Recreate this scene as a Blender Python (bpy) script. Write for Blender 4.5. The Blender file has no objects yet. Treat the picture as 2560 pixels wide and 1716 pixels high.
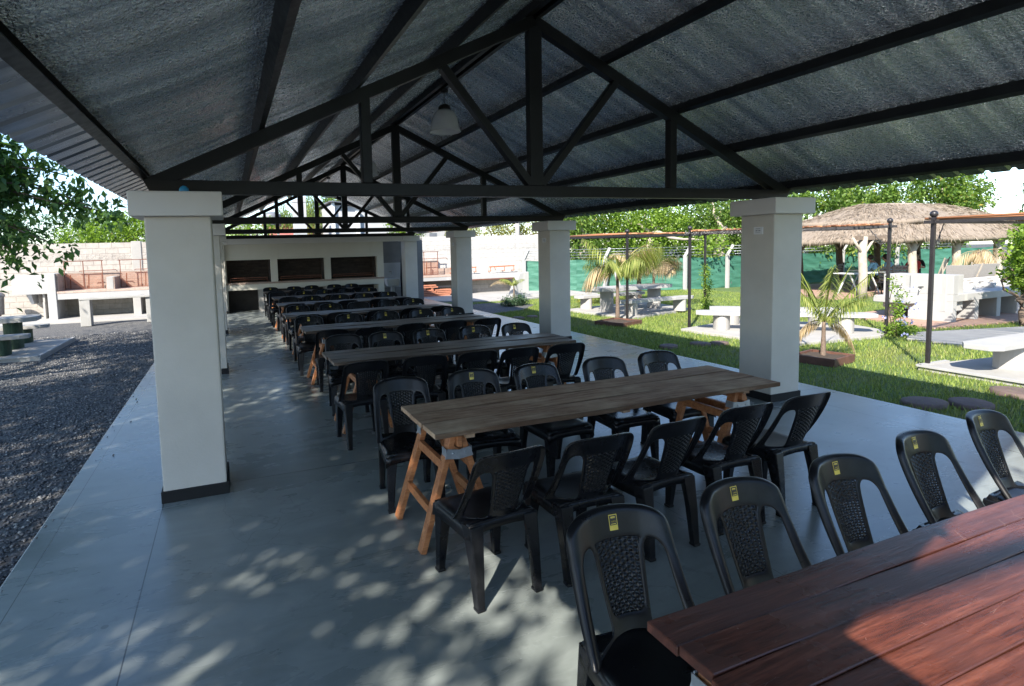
import bpy, bmesh, math, random
import numpy as np
from mathutils import Vector, Matrix, Euler
R = math.radians
random.seed(7); rng = np.random.default_rng(7)
sc = bpy.context.scene
col = sc.collection
G = -0.2                      # garden and gravel level, the pavilion slab is z = 0
S = 5.8475; W = 0.45; B = 4.875; H = 2.34; HC = 2.161   # span, column, bay, capital
SLOPE = 0.4725; XM = S/2

# ------------------------------------------------------------------ helpers
def tag(o, label=None, cat=None, group=None, kind=None):
    if label: o['label'] = label
    if cat: o['category'] = cat
    if group: o['group'] = group
    if kind: o['kind'] = kind
    return o
def empty(name, loc=(0,0,0), rz=0, label=None, cat=None, group=None):
    o = bpy.data.objects.new(name, None); col.objects.link(o)
    o.location = loc; o.rotation_euler = (0,0,rz); o.empty_display_size = .1
    return tag(o, label, cat, group)
def link(name, me, parent=None, mat=None):
    o = bpy.data.objects.new(name, me); col.objects.link(o)
    if mat is not None and len(me.materials) == 0: me.materials.append(mat)
    if parent is not None: o.parent = parent
    return o
def kids(o): return [c for c in bpy.data.objects if c.parent == o]
_tree = {}
def copy_tree(o, parent=None, depth=0):
    c = o.copy(); col.objects.link(c)
    if parent is not None: c.parent = parent
    for ch in list(o.children): copy_tree(ch, c, depth+1)
    return c

class MB:
    def __init__(s): s.bm = bmesh.new()
    def poly(s, pts):
        return s.bm.faces.new([s.bm.verts.new(p) for p in pts])
    def hexa(s, b, t, smooth=False):
        vb = [s.bm.verts.new(p) for p in b]; vt = [s.bm.verts.new(p) for p in t]; n = len(b)
        f = [s.bm.faces.new(vb[::-1]), s.bm.faces.new(vt)]
        for i in range(n):
            q = s.bm.faces.new([vb[i], vb[(i+1)%n], vt[(i+1)%n], vt[i]]); q.smooth = smooth; f.append(q)
        return f
    def box(s, x0, x1, y0, y1, z0, z1):
        return s.hexa([(x0,y0,z0),(x1,y0,z0),(x1,y1,z0),(x0,y1,z0)], [(x0,y0,z1),(x1,y0,z1),(x1,y1,z1),(x0,y1,z1)])
    def bar(s, p0, p1, w, h, up=(0,0,1), w1=None, h1=None):
        p0 = Vector(p0); p1 = Vector(p1); d = (p1-p0).normalized(); up = Vector(up)
        a = d.cross(up)
        if a.length < 1e-4: a = d.cross(Vector((1,0,0)))
        a.normalize(); b = a.cross(d).normalized()
        w1 = w if w1 is None else w1; h1 = h if h1 is None else h1
        q = lambda p,w,h: [p-a*w/2-b*h/2, p+a*w/2-b*h/2, p+a*w/2+b*h/2, p-a*w/2+b*h/2]
        return s.hexa(q(p0,w,h), q(p1,w1,h1))
    def tube(s, path, rad, n=8, cap=True):
        path = [Vector(p) for p in path]
        if not hasattr(rad, '__len__'): rad = [rad]*len(path)
        rings = []; ref = Vector((0,0,1))
        for i, p in enumerate(path):
            d = (path[min(i+1,len(path)-1)] - path[max(i-1,0)]).normalized()
            a = d.cross(ref)
            if a.length < .05: a = d.cross(Vector((0,1,0)))
            a.normalize(); b = a.cross(d)
            rings.append([s.bm.verts.new(p + (a*math.cos(t)+b*math.sin(t))*rad[i]) for t in [2*math.pi*k/n for k in range(n)]])
        for i in range(len(rings)-1):
            for k in range(n):
                f = s.bm.faces.new([rings[i][k], rings[i][(k+1)%n], rings[i+1][(k+1)%n], rings[i+1][k]]); f.smooth = True
        if cap:
            s.bm.faces.new(rings[0]); s.bm.faces.new(rings[-1][::-1])
    def lathe(s, prof, n=16, c=(0,0,0), sx=1, sy=1):
        rings = []
        for r, z in prof:
            rings.append([s.bm.verts.new((c[0]+r*sx*math.cos(t), c[1]+r*sy*math.sin(t), c[2]+z)) for t in [2*math.pi*k/n for k in range(n)]])
        for i in range(len(rings)-1):
            for k in range(n):
                f = s.bm.faces.new([rings[i][k], rings[i][(k+1)%n], rings[i+1][(k+1)%n], rings[i+1][k]]); f.smooth = True
        return rings
    def prism(s, pts, z0, z1, smooth=False):
        return s.hexa([(x,y,z0) for x,y in pts], [(x,y,z1) for x,y in pts], smooth)
    def ball(s, c, r, n=10):
        s.lathe([(max(1e-4, r*math.sin(t)), -r*math.cos(t)) for t in [math.pi*k/n for k in range(n+1)]], n+2, c)
    def grid(s, f, nu, nv, smooth=True):
        vs = [[s.bm.verts.new(f(i/nu, j/nv)) for i in range(nu+1)] for j in range(nv+1)]
        for j in range(nv):
            for i in range(nu):
                q = s.bm.faces.new([vs[j][i], vs[j][i+1], vs[j+1][i+1], vs[j+1][i]]); q.smooth = smooth
        return vs
    def build(s, name, mat=None, parent=None, bevel=0, seg=2, loc=None):
        bm = s.bm
        bmesh.ops.recalc_face_normals(bm, faces=bm.faces)
        if bevel:
            ed = [e for e in bm.edges if len(e.link_faces) == 2 and e.calc_face_angle(0) > .5 and not (e.link_faces[0].smooth and e.link_faces[1].smooth)]
            bmesh.ops.bevel(bm, geom=ed, offset=bevel, segments=seg, profile=.6, affect='EDGES', clamp_overlap=True)
        me = bpy.data.meshes.new(name); bm.to_mesh(me); bm.free()
        o = link(name, me, parent, mat)
        if loc is not None: o.location = loc
        return o
def bake(o):
    dg = bpy.context.evaluated_depsgraph_get(); dg.update()
    me = bpy.data.meshes.new_from_object(o.evaluated_get(dg))
    o.modifiers.clear(); o.data = me
    return o
def arr_mesh(name, verts, faces, mat, parent=None, smooth=False):
    me = bpy.data.meshes.new(name); v = np.asarray(verts, np.float32); f = np.asarray(faces, np.int32); k = f.shape[1]
    me.vertices.add(len(v)); me.vertices.foreach_set('co', v.ravel())
    me.loops.add(f.size); me.loops.foreach_set('vertex_index', f.ravel())
    me.polygons.add(len(f)); me.polygons.foreach_set('loop_start', np.arange(0, f.size, k, dtype=np.int32))
    me.polygons.foreach_set('loop_total', np.full(len(f), k, np.int32))
    if smooth: me.polygons.foreach_set('use_smooth', np.ones(len(f), bool))
    me.update(); me.validate()
    return link(name, me, parent, mat)

# ------------------------------------------------------------------ materials
class NT:
    def __init__(s, name):
        s.m = bpy.data.materials.new(name); s.m.use_nodes = True; s.t = s.m.node_tree
        s.p = s.t.nodes['Principled BSDF']; s.out = s.t.nodes['Material Output']
        s.co = s.n('ShaderNodeTexCoord').outputs['Object']
    def n(s, k, **kw):
        x = s.t.nodes.new(k)
        for a, b in kw.items(): setattr(x, a, b)
        return x
    def l(s, a, b): s.t.links.new(a, b)
    def mapping(s, scale=(1,1,1), rot=(0,0,0), co=None, loc=(0,0,0)):
        m = s.n('ShaderNodeMapping'); m.inputs['Scale'].default_value = scale; m.inputs['Rotation'].default_value = rot; m.inputs['Location'].default_value = loc
        s.l(co or s.co, m.inputs['Vector']); return m.outputs[0]
    def noise(s, scale=5, detail=4, rough=.55, co=None, dist=0):
        x = s.n('ShaderNodeTexNoise'); x.inputs['Scale'].default_value = scale; x.inputs['Detail'].default_value = detail
        x.inputs['Roughness'].default_value = rough; x.inputs['Distortion'].default_value = dist
        s.l(co or s.co, x.inputs['Vector']); return x.outputs['Fac']
    def voro(s, scale=5, co=None, feature='F1', out='Distance'):
        x = s.n('ShaderNodeTexVoronoi'); x.feature = feature; x.inputs['Scale'].default_value = scale
        s.l(co or s.co, x.inputs['Vector']); return x.outputs[out]
    def ramp(s, fac, stops, mode='LINEAR'):
        x = s.n('ShaderNodeValToRGB'); x.color_ramp.interpolation = mode; e = x.color_ramp.elements
        while len(e) < len(stops): e.new(.5)
        for i, (p, c) in enumerate(stops):
            e[i].position = p; e[i].color = (*c, 1) if hasattr(c, '__len__') else (c, c, c, 1)
        s.l(fac, x.inputs[0]); return x.outputs[0]
    def math(s, op, a, b=None, c=None):
        x = s.n('ShaderNodeMath', operation=op)
        for i, v in enumerate((a, b, c)):
            if v is None: continue
            if isinstance(v, (int, float)): x.inputs[i].default_value = v
            else: s.l(v, x.inputs[i])
        return x.outputs[0]
    def mix(s, fac, a, b, mode='MIX'):
        x = s.n('ShaderNodeMix', data_type='RGBA', blend_type=mode)
        for i, v in ((0, fac), (6, a), (7, b)):
            if isinstance(v, (int, float)): x.inputs[i].default_value = v
            elif isinstance(v, tuple): x.inputs[i].default_value = (*v, 1)
            else: s.l(v, x.inputs[i])
        return x.outputs[2]
    def sep(s):
        x = s.n('ShaderNodeSeparateXYZ'); s.l(s.co, x.inputs[0]); return x.outputs
    def bump(s, h, strength=.3, dist=.01, normal=None):
        x = s.n('ShaderNodeBump'); x.inputs['Strength'].default_value = strength; x.inputs['Distance'].default_value = dist
        s.l(h, x.inputs['Height'])
        if normal: s.l(normal, x.inputs['Normal'])
        s.l(x.outputs[0], s.p.inputs['Normal']); return x.outputs[0]
    def set(s, color=None, rough=None, metal=None, spec=None):
        for k, v in (('Base Color', color), ('Roughness', rough), ('Metallic', metal), ('Specular IOR Level', spec)):
            if v is None: continue
            if isinstance(v, tuple): s.p.inputs[k].default_value = (*v, 1)
            elif isinstance(v, (int, float)): s.p.inputs[k].default_value = v
            else: s.l(v, s.p.inputs[k])
        return s.m
def rgb(c, f): return tuple(min(1, x*f) for x in c)
M = {}
def paint(name, c, var=.12, rough=.8, bump=.25, scale=2.2, grime=None):
    n = NT(name); a = n.noise(scale, 6, .6); b = n.noise(60, 3)
    cc = n.ramp(a, [(.3, rgb(c, 1-var)), (.7, rgb(c, 1+var*.4))])
    if grime:
        st = n.noise(1.0, 5, .65, n.mapping((3, 3, .5)))
        cc = n.mix(n.ramp(st, [(.55, 0.), (.78, .55)]), cc, grime)
    n.set(cc, rough); n.bump(n.math('ADD', n.math('MULTIPLY', b, .5), a), bump, .004); M[name] = n.m; return n.m
paint('column_paint', (.53, .505, .455), .11, .65, .5, 1.9)
paint('capital_paint', (.56, .55, .53), .05, .6, .2)
paint('bbq_paint', (.52, .50, .43), .08, .7, .3, 1.2, grime=(.42, .38, .31))
paint('white_wash', (.33, .33, .327), .07, .75, .3, 1.5, grime=(.55, .52, .47))
paint('skirting_paint', (.003, .0035, .0045), .2, .75, .1)
paint('raw_concrete', (.32, .315, .30), .16, .85, .5, 2.5, grime=(.3, .28, .25))
paint('light_concrete', (.33, .32, .305), .13, .85, .4, 2.0, grime=(.4, .37, .33))
paint('grey_render', (.36, .37, .39), .15, .85, .3, .8)
paint('green_plinth', (.045, .085, .05), .4, .8, .5, 5, grime=(.16, .2, .13))
paint('niche_shade_wall', (.045, .04, .037), .4, .9, .5, 4)
paint('recess_wall', (.17, .165, .16), .2, .85, .4, 2)
paint('white_tile', (.33, .33, .33), .05, .3, .1)
paint('canvas', (.23, .22, .21), .12, .9, .4, 30)
paint('terracotta', (.42, .17, .10), .25, .85, .4, 8)
paint('red_brick_plain', (.36, .19, .13), .25, .85, .5, 9)
paint('rust', (.16, .055, .03), .4, .7, .4, 12)
paint('orange_rust', (.40, .12, .045), .3, .7, .4, 10)
paint('black_iron', (.02, .018, .02), .3, .4, .2, 10)
paint('soil', (.05, .035, .025), .4, .95, 1, 14)
paint('planter_wood', (.11, .05, .035), .35, .6, .5, 8)
paint('step_wood', (.12, .085, .075), .3, .8, .6, 8)
paint('blue_plastic', (.03, .28, .55), .1, .4, .1)
paint('dark_cloth', (.012, .012, .016), .3, .9, .3)
paint('red_cloth', (.42, .025, .025), .15, .9, .3, 6)
paint('blue_cloth', (.22, .42, .55), .12, .9, .3, 6)
paint('skin', (.42, .24, .17), .1, .55, .05, 6)
paint('hair', (.02, .013, .01), .3, .5, .4, 30)
paint('plate_white', (.62, .64, .66), .03, .4, .05)
paint('plate_print', (.22, .24, .27), .03, .5, .05)
paint('zinc', (.42, .46, .50), .2, .4, .3, 25); 
for nm in ('zinc',): M[nm].node_tree.nodes['Principled BSDF'].inputs['Metallic'].default_value = .6
paint('bark', (.16, .12, .09), .35, .95, 1.0, 14)
paint('pale_bark', (.38, .33, .27), .3, .95, 1.0, 8)
paint('palm_bark', (.15, .11, .085), .4, .95, 1.0, 25)
paint('twig', (.07, .05, .035), .3, .9, .3, 9)
paint('tank_grey', (.13, .14, .16), .1, .5, .1)
paint('red_roof', (.42, .13, .11), .12, .6, .3, 3)
paint('chrome', (.5, .5, .5), .1, .25, .05); M['chrome'].node_tree.nodes['Principled BSDF'].inputs['Metallic'].default_value = 1
paint('bin_metal', (.20, .20, .22), .3, .4, .2, 6); M['bin_metal'].node_tree.nodes['Principled BSDF'].inputs['Metallic'].default_value = .7

n = NT('black_steel'); a = n.noise(7, 5)
n.set(n.ramp(a, [(.3, (.0035, .0038, .0045)), (.75, (.008, .0085, .010))]), n.ramp(n.noise(22, 4), [(.3, .34), (.7, .5)]), spec=.35); n.bump(n.noise(90, 2), .06, .002); M['black_steel'] = n.m

n = NT('chair_plastic'); a = n.noise(25, 3); oi = n.n('ShaderNodeObjectInfo').outputs['Random']
c = n.mix(n.math('MULTIPLY', n.ramp(n.noise(7, 6, .7), [(.5, 0.), (.72, .5)]), oi), n.ramp(a, [(.3, (.004, .0045, .006)), (.7, (.007, .0075, .010))]), (.03, .031, .032))
n.set(c, n.math('ADD', n.ramp(n.noise(9, 4), [(.3, .2), (.7, .30)]), n.math('MULTIPLY', oi, .1)), spec=.3); n.bump(n.noise(220, 2), .05, .001); M['chair_plastic'] = n.m
n = NT('woven_plastic')
w1 = n.n('ShaderNodeTexWave'); w1.inputs['Scale'].default_value = 22; w1.bands_direction = 'DIAGONAL'; n.l(n.co, w1.inputs['Vector'])
w2 = n.n('ShaderNodeTexWave'); w2.inputs['Scale'].default_value = 22; w2.bands_direction = 'DIAGONAL'; n.l(n.mapping((-1, 1, 1)), w2.inputs['Vector'])
n.set((.005, .0055, .007), .3, spec=.35); n.bump(n.math('MAXIMUM', w1.outputs['Fac'], w2.outputs['Fac']), .3, .004); M['woven_plastic'] = n.m
n = NT('sticker_yellow'); n.set(n.ramp(n.noise(40, 2), [(.3, (.55, .42, .05)), (.7, (.66, .52, .09))]), .35); M['sticker_yellow'] = n.m
n = NT('sticker_black'); n.set((.02, .02, .018), .35); M['sticker_black'] = n.m

# sealed concrete floor: trowelled, mottled, grey green, with sawn joints
n = NT('floor_concrete'); x, y, z = n.sep()
big = n.noise(.55, 6, .6); tro = n.noise(2.6, 5, .62, n.mapping((.55, 1.6, 1), (0, 0, .5)), .8); fine = n.noise(38, 4)
c = n.ramp(big, [(.3, (.150, .174, .170)), (.7, (.222, .248, .240))])
c = n.mix(n.ramp(tro, [(.42, .0), (.75, .6)]), c, (.31, .34, .335))
c = n.mix(n.ramp(n.noise(5, 4, .7), [(.60, 0.), (.72, .45)]), c, (.085, .10, .10))
c = n.mix(n.ramp(n.voro(9), [(.0, .5), (.035, 0.)]), c, (.05, .05, .05))
crk = n.math('LESS_THAN', n.voro(.42, n.n('ShaderNodeVectorMath', operation='ADD').outputs[0], 'DISTANCE_TO_EDGE'), .0016)
va = crk.node.inputs[0].links[0].from_node.inputs['Vector'].links[0].from_node; n.l(n.co, va.inputs[0]); nz = n.n('ShaderNodeTexNoise'); nz.inputs['Scale'].default_value = 1.3; nz.inputs['Detail'].default_value = 5; n.l(n.co, nz.inputs['Vector']); n.l(nz.outputs['Color'], va.inputs[1])
c = n.mix(n.math('MULTIPLY', n.math('MULTIPLY', crk, n.math('GREATER_THAN', n.noise(.5, 2), .52)), .22), c, (.04, .045, .045))
scf = n.math('LESS_THAN', n.voro(2.1, n.mapping((1, 5, 1), (0, 0, 1.1)), 'DISTANCE_TO_EDGE'), .012)
c = n.mix(n.math('MULTIPLY', n.math('MULTIPLY', scf, n.ramp(n.noise(3.1, 4, .7), [(.56, 0.), (.66, 1.)])), .4), c, (.34, .37, .37))
c = n.mix(n.ramp(n.noise(1.7, 7, .75, dist=.5), [(.58, 0.), (.66, .3)]), c, (.33, .36, .355))
c = n.mix(n.math('MULTIPLY', n.math('LESS_THAN', n.voro(1.6), .045), .5), c, (.05, .055, .055))
def line(v, at, w=.0035): return n.math('LESS_THAN', n.math('ABSOLUTE', n.math('SUBTRACT', v, at)), w)
j = n.math('MAXIMUM', line(x, -.452), line(x, -1.095, .0025)); j = n.math('MAXIMUM', j, n.math('MAXIMUM', line(x, 6.31), line(x, 6.88, .0025)))
per = n.math('ABSOLUTE', n.math('SUBTRACT', n.math('MODULO', n.math('ADD', n.math('SUBTRACT', y, .21), 4.875*10+2.4375), 4.875), 2.4375))
j = n.math('MAXIMUM', j, n.math('LESS_THAN', per, .0028)); j = n.math('MAXIMUM', j, line(x, 2.9, .002))
c = n.mix(n.math('MULTIPLY', j, .8), c, (.02, .022, .022))
n.set(c, n.math('ADD', n.math('MULTIPLY', tro, .17), n.ramp(big, [(.3, .12), (.7, .27)])), spec=.6)
n.bump(n.math('ADD', n.math('MULTIPLY', tro, .8), n.math('SUBTRACT', n.math('MULTIPLY', fine, .12), n.math('MULTIPLY', j, 1.5))), .22, .004); M['floor_concrete'] = n.m

n = NT('gravel'); v = n.voro(46, feature='F1', out='Color'); d = n.voro(46); sepc = n.n('ShaderNodeSeparateColor'); n.l(v, sepc.inputs[0])
c = n.ramp(sepc.outputs[0], [(0, (.06, .062, .067)), (.5, (.12, .122, .128)), (.85, (.2, .195, .19)), (1, (.34, .33, .31))])
c = n.mix(n.ramp(d, [(.25, 0.), (.55, .75)]), c, (.03, .03, .03)); c = n.mix(n.ramp(n.noise(.7, 4), [(.45, 0.), (.75, .35)]), c, (.10, .095, .085))
n.set(c, .9); n.bump(d, -1.0, .02); M['gravel'] = n.m
n = NT('gravel_stone'); gi = n.n('ShaderNodeNewGeometry')
n.set(n.ramp(gi.outputs['Random Per Island'], [(0, (.05, .053, .06)), (.55, (.12, .122, .13)), (.9, (.2, .195, .19)), (1, (.36, .35, .33))]), .85); M['gravel_stone'] = n.m
n = NT('earth'); n.set(n.ramp(n.noise(1.2, 6), [(.3, (.05, .053, .05)), (.7, (.09, .092, .088))]), .95); n.bump(n.noise(20, 5), .5, .02); M['earth'] = n.m
n = NT('lawn'); a = n.noise(.8, 5); b = n.noise(22, 4)
c = n.mix(n.ramp(b, [(.3, 0.), (.7, 1.)]), (.05, .09, .02), (.10, .155, .04)); c = n.mix(n.ramp(a, [(.5, 0.), (.75, .6)]), c, (.17, .15, .07))
n.set(c, .95); n.bump(b, .8, .03); M['lawn'] = n.m
n = NT('grass_blade'); gi = n.n('ShaderNodeNewGeometry'); a = n.noise(.8, 5)
c = n.ramp(gi.outputs['Random Per Island'], [(0, (.10, .16, .025)), (.6, (.22, .30, .05)), (.92, (.34, .40, .09)), (1, (.36, .33, .16))])
c = n.mix(n.ramp(a, [(.5, 0.), (.78, .5)]), c, (.24, .22, .09)); n.set(c, .6); M['grass_blade'] = n.m
def add_translucent(n, col_out, fac=.35):
    tr = n.n('ShaderNodeBsdfTranslucent'); mx = n.n('ShaderNodeMixShader'); mx.inputs[0].default_value = fac
    n.l(col_out, tr.inputs[0]); n.l(n.p.outputs[0], mx.inputs[1]); n.l(tr.outputs[0], mx.inputs[2]); n.l(mx.outputs[0], n.out.inputs[0])
add_translucent(n, c, .35)
def leafmat(name, dark, mid, light, odd=None, tr=.4, rough=.45):
    n = NT(name); gi = n.n('ShaderNodeNewGeometry')
    st = [(0, dark), (.45, mid), (.95, light)]; st.append((1, odd or light))
    c = n.ramp(gi.outputs['Random Per Island'], st); n.set(c, rough, spec=.35)
    add_translucent(n, n.mix(1.0, c, (1.7, 1.8, .9), 'MULTIPLY'), tr); M[name] = n.m
leafmat('leaf_dark', (.03, .075, .025), (.065, .14, .04), (.14, .23, .06))
leafmat('leaf_mid', (.04, .085, .015), (.10, .175, .03), (.19, .28, .06), (.34, .28, .07))
leafmat('leaf_bright', (.07, .13, .015), (.14, .23, .025), (.22, .32, .05))
leafmat('leaf_yellow', (.09, .12, .02), (.19, .2, .035), (.32, .3, .07), (.36, .25, .08))
leafmat('leaf_blue', (.03, .07, .04), (.06, .12, .06), (.12, .19, .09), (.25, .22, .17))
leafmat('leaf_willow', (.07, .12, .03), (.14, .2, .05), (.22, .28, .09))
leafmat('leaf_palm', (.09, .13, .025), (.20, .24, .055), (.34, .35, .12), (.42, .37, .2))
leafmat('leaf_dry', (.22, .16, .09), (.36, .27, .16), (.5, .4, .26), tr=.25)
leafmat('leaf_ground', (.03, .06, .035), (.05, .1, .055), (.09, .15, .08))
leafmat('petal', (.3, .33, .7), (.4, .42, .8), (.5, .5, .85))
leafmat('straw', (.15, .118, .09), (.24, .195, .155), (.33, .28, .23), (.10, .075, .055), tr=.1, rough=.9)

# roof sheet and the crinkled dark foil under it
n = NT('roof_sheet'); a = n.noise(1.5, 4, .6, n.mapping((.4, 6, 1)))
n.set(n.ramp(a, [(.3, (.14, .145, .16)), (.7, (.36, .37, .39))]), n.ramp(n.noise(8, 3), [(.3, .18), (.7, .3)]), .9); M['roof_sheet'] = n.m
n = NT('foil'); cr = n.noise(110, 3, .6, n.mapping((1, .8, 1)), .5); cr2 = n.noise(34, 3, .6, dist=.4); v = n.voro(72, n.mapping((1, .75, 1)))
rib = n.noise(1.0, 3, .6, n.mapping((.22, 7.5, .22)))
n.set(n.ramp(rib, [(.32, (.36, .44, .53)), (.68, (.84, .93, 1.0))]), n.ramp(cr2, [(.3, .12), (.7, .36)]), .95)
fx, fy, fz = n.sep(); seam = n.math('LESS_THAN', n.math('ABSOLUTE', n.math('SUBTRACT', n.math('MODULO', n.math('ADD', fy, 61.3), 1.22), .61)), .004)
bc = n.p.inputs['Base Color'].links[0].from_socket; n.l(n.mix(n.math('MULTIPLY', n.math('MULTIPLY', seam, n.noise(9, 3)), .9), bc, (.95, .97, 1)), n.p.inputs['Base Color'])
n.bump(n.math('ADD', n.math('ADD', n.math('MULTIPLY', cr, .8), n.math('MULTIPLY', v, .5)), n.math('ADD', cr2, n.math('MULTIPLY', rib, 1.3))), 1.0, .02); M['foil'] = n.m
n = NT('lamp_glass'); n.set((.93, .94, .95), .12); n.p.inputs['Transmission Weight'].default_value = .45; n.p.inputs['IOR'].default_value = 1.3
wv = n.n('ShaderNodeTexNoise'); n.bump(n.noise(12, 2, co=n.mapping((1, 1, .1))), .3, .01); M['lamp_glass'] = n.m
n = NT('lamp_opal'); n.set((.75, .77, .8), .4); M['lamp_opal'] = n.m

def wood(name, dark, mid, light, wear=None, rough=.55, axis=0, board=None, spec=.4, seam=None):
    n = NT(name); sc_ = [11, 11, 11]; sc_[axis] = .9
    geo = n.n('ShaderNodeNewGeometry'); off = n.n('ShaderNodeVectorMath', operation='ADD'); cmb = n.n('ShaderNodeCombineXYZ')
    r = n.math('MULTIPLY', geo.outputs['Random Per Island'], 37.0); n.l(r, cmb.inputs[0]); n.l(r, cmb.inputs[1]); n.l(r, cmb.inputs[2])
    n.l(n.co, off.inputs[0]); n.l(cmb.outputs[0], off.inputs[1]); co = off.outputs[0]
    g = n.noise(2.2, 7, .65, n.mapping(tuple(sc_), co=co), .5); f = n.noise(9, 6, .7, n.mapping(tuple(sc_), co=co)); p = n.noise(2.4, 5, .6, co)
    c = n.ramp(g, [(.28, dark), (.5, mid), (.72, light)])
    c = n.mix(n.math('MULTIPLY', n.ramp(f, [(.35, 1.), (.55, 0.)]), .55), c, rgb(dark, .55))
    c = n.mix(n.math('MULTIPLY', geo.outputs['Random Per Island'], .3), c, dark)
    if seam:   # dirt worked into the joints between the boards
        bw, hw_, st = seam; sy = n.sep()[1]; d = n.math('ABSOLUTE', n.math('SUBTRACT', n.math('MODULO', n.math('ADD', sy, hw_+bw*8), bw), bw/2))
        d = n.math('ADD', d, n.math('MULTIPLY', n.math('SUBTRACT', f, .5), .025)); seam_f = n.math('MULTIPLY', n.ramp(n.math('DIVIDE', d, bw/2), [(.86, 0.), (.985, 1.)]), st)
    if wear: c = n.mix(n.ramp(p, [(.45, 0.), (.7, .75)]), c, wear)
    if seam: c = n.mix(seam_f, c, rgb(dark, .3))
    n.set(c, n.ramp(p, [(.3, rough-.1), (.7, rough+.12)]), spec=spec); n.bump(n.math('ADD', g, f), .35, .003); M[name] = n.m; return n
wood('trestle_wood', (.26, .095, .038), (.45, .185, .072), (.58, .275, .12))
wood('board_brown', (.18, .10, .06), (.42, .265, .17), (.62, .43, .29), (.60, .45, .31), .75, spec=.08, seam=(.245, .3675, .8))
wood('board_grey', (.085, .052, .036), (.18, .122, .09), (.30, .225, .17), (.32, .25, .195), .45, spec=.35, seam=(.175, .35, .8))
n = wood('board_red', (.045, .014, .010), (.13, .039, .024), (.25, .088, .056), (.095, .034, .026), .28, spec=.5, seam=(.74/6, .37, .55))
# pale scratches and specks worn into the red varnish
bc = n.p.inputs['Base Color'].links[0].from_socket
scr = n.math('LESS_THAN', n.voro(3.3, n.mapping((1, 6, 1), (0, 0, .9)), 'DISTANCE_TO_EDGE'), .0035)
spk = n.math('LESS_THAN', n.voro(16), .05); msk = n.math('GREATER_THAN', n.noise(6, 3), .56)
n.l(n.mix(n.math('MULTIPLY', n.math('MULTIPLY', n.math('MAXIMUM', scr, spk), msk), .28), bc, (.5, .33, .28)), n.p.inputs['Base Color'])

def brick(name, c1, c2, mortar, bw, bh, ms=.012, rough=.9, vec='xz', bump=.6, rowband=None, mixf=.5):
    n = NT(name); x, y, z = n.sep(); cb = n.n('ShaderNodeCombineXYZ')
    n.l({'x': x, 'y': y, 'z': z}[vec[0]], cb.inputs[0]); n.l({'x': x, 'y': y, 'z': z}[vec[1]], cb.inputs[1])
    b = n.n('ShaderNodeTexBrick'); b.inputs['Scale'].default_value = 1; b.inputs['Brick Width'].default_value = bw; b.inputs['Row Height'].default_value = bh
    b.inputs['Mortar Size'].default_value = ms; b.inputs['Mortar Smooth'].default_value = .3
    for k, v in (('Color1', c1), ('Color2', c2), ('Mortar', mortar)): b.inputs[k].default_value = (*v, 1)
    n.l(cb.outputs[0], b.inputs['Vector']); ns = n.noise(6, 6, .65)
    c = n.mix(mixf, b.outputs['Color'], n.ramp(ns, [(.3, rgb(c1, .62)), (.7, rgb(c1, 1.25))]), 'MIX')
    n.set(c, rough); h = n.math('ADD', n.math('MULTIPLY', b.outputs['Fac'], -1.0), n.math('MULTIPLY', n.noise(14, 5, .7), .5))
    if rowband:
        bd = None
        for z0, z1 in rowband:
            k = n.math('MULTIPLY', n.math('GREATER_THAN', z, z0), n.math('LESS_THAN', z, z1)); bd = k if bd is None else n.math('MAXIMUM', bd, k)
        h = n.math('ADD', h, n.math('MULTIPLY', bd, n.math('MULTIPLY', n.noise(9, 6, .75), 5.0)))
    n.bump(h, bump, .02); M[name] = n.m
brick('block_wall', (.35, .32, .29), (.41, .385, .355), (.24, .215, .195), .4, .2, .012, rowband=[(1.95, 2.17), (1.25, 1.47)])
brick('block_wall_white', (.41, .395, .375), (.45, .44, .42), (.29, .275, .26), .4, .2, .010, rowband=[(1.95, 2.17)])
brick('fire_brick', (.29, .21, .17), (.36, .275, .225), (.33, .295, .26), .24, .07, .01)
brick('fire_brick_side', (.29, .21, .17), (.36, .275, .225), (.33, .295, .26), .24, .07, .01, vec='yz')
brick('fire_brick_top', (.38, .28, .23), (.44, .34, .285), (.40, .355, .32), .24, .12, .01, vec='xy')
brick('sooty_brick', (.035, .028, .024), (.085, .065, .055), (.055, .045, .04), .22, .075, .01)
brick('white_brick', (.56, .53, .49), (.10, .085, .075), (.62, .60, .57), .24, .07, .012, mixf=.15)
brick('paving_brick', (.34, .21, .16), (.42, .27, .2), (.30, .26, .22), .22, .11, .008, vec='xy')
brick('grey_block', (.30, .275, .24), (.34, .31, .27), (.22, .2, .175), .4, .2, .012)
brick('red_tin', (.44, .15, .13), (.45, .16, .14), (.30, .09, .08), .09, 50, .012)

n = NT('shade_net'); x, y, z = n.sep(); wr = n.noise(1.2, 5, .6, n.mapping((.5, .5, 4)), .6)
c = n.ramp(wr, [(.3, (.035, .145, .10)), (.7, (.075, .23, .165))]); n.set(c, .65); n.bump(wr, .7, .06); add_translucent(n, c, .3); M['shade_net'] = n.m
n = NT('cane'); gi = n.n('ShaderNodeNewGeometry'); n.set(n.ramp(gi.outputs['Random Per Island'], [(0, (.14, .055, .025)), (.6, (.30, .13, .06)), (1, (.42, .22, .11))]), .7); M['cane'] = n.m

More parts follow.
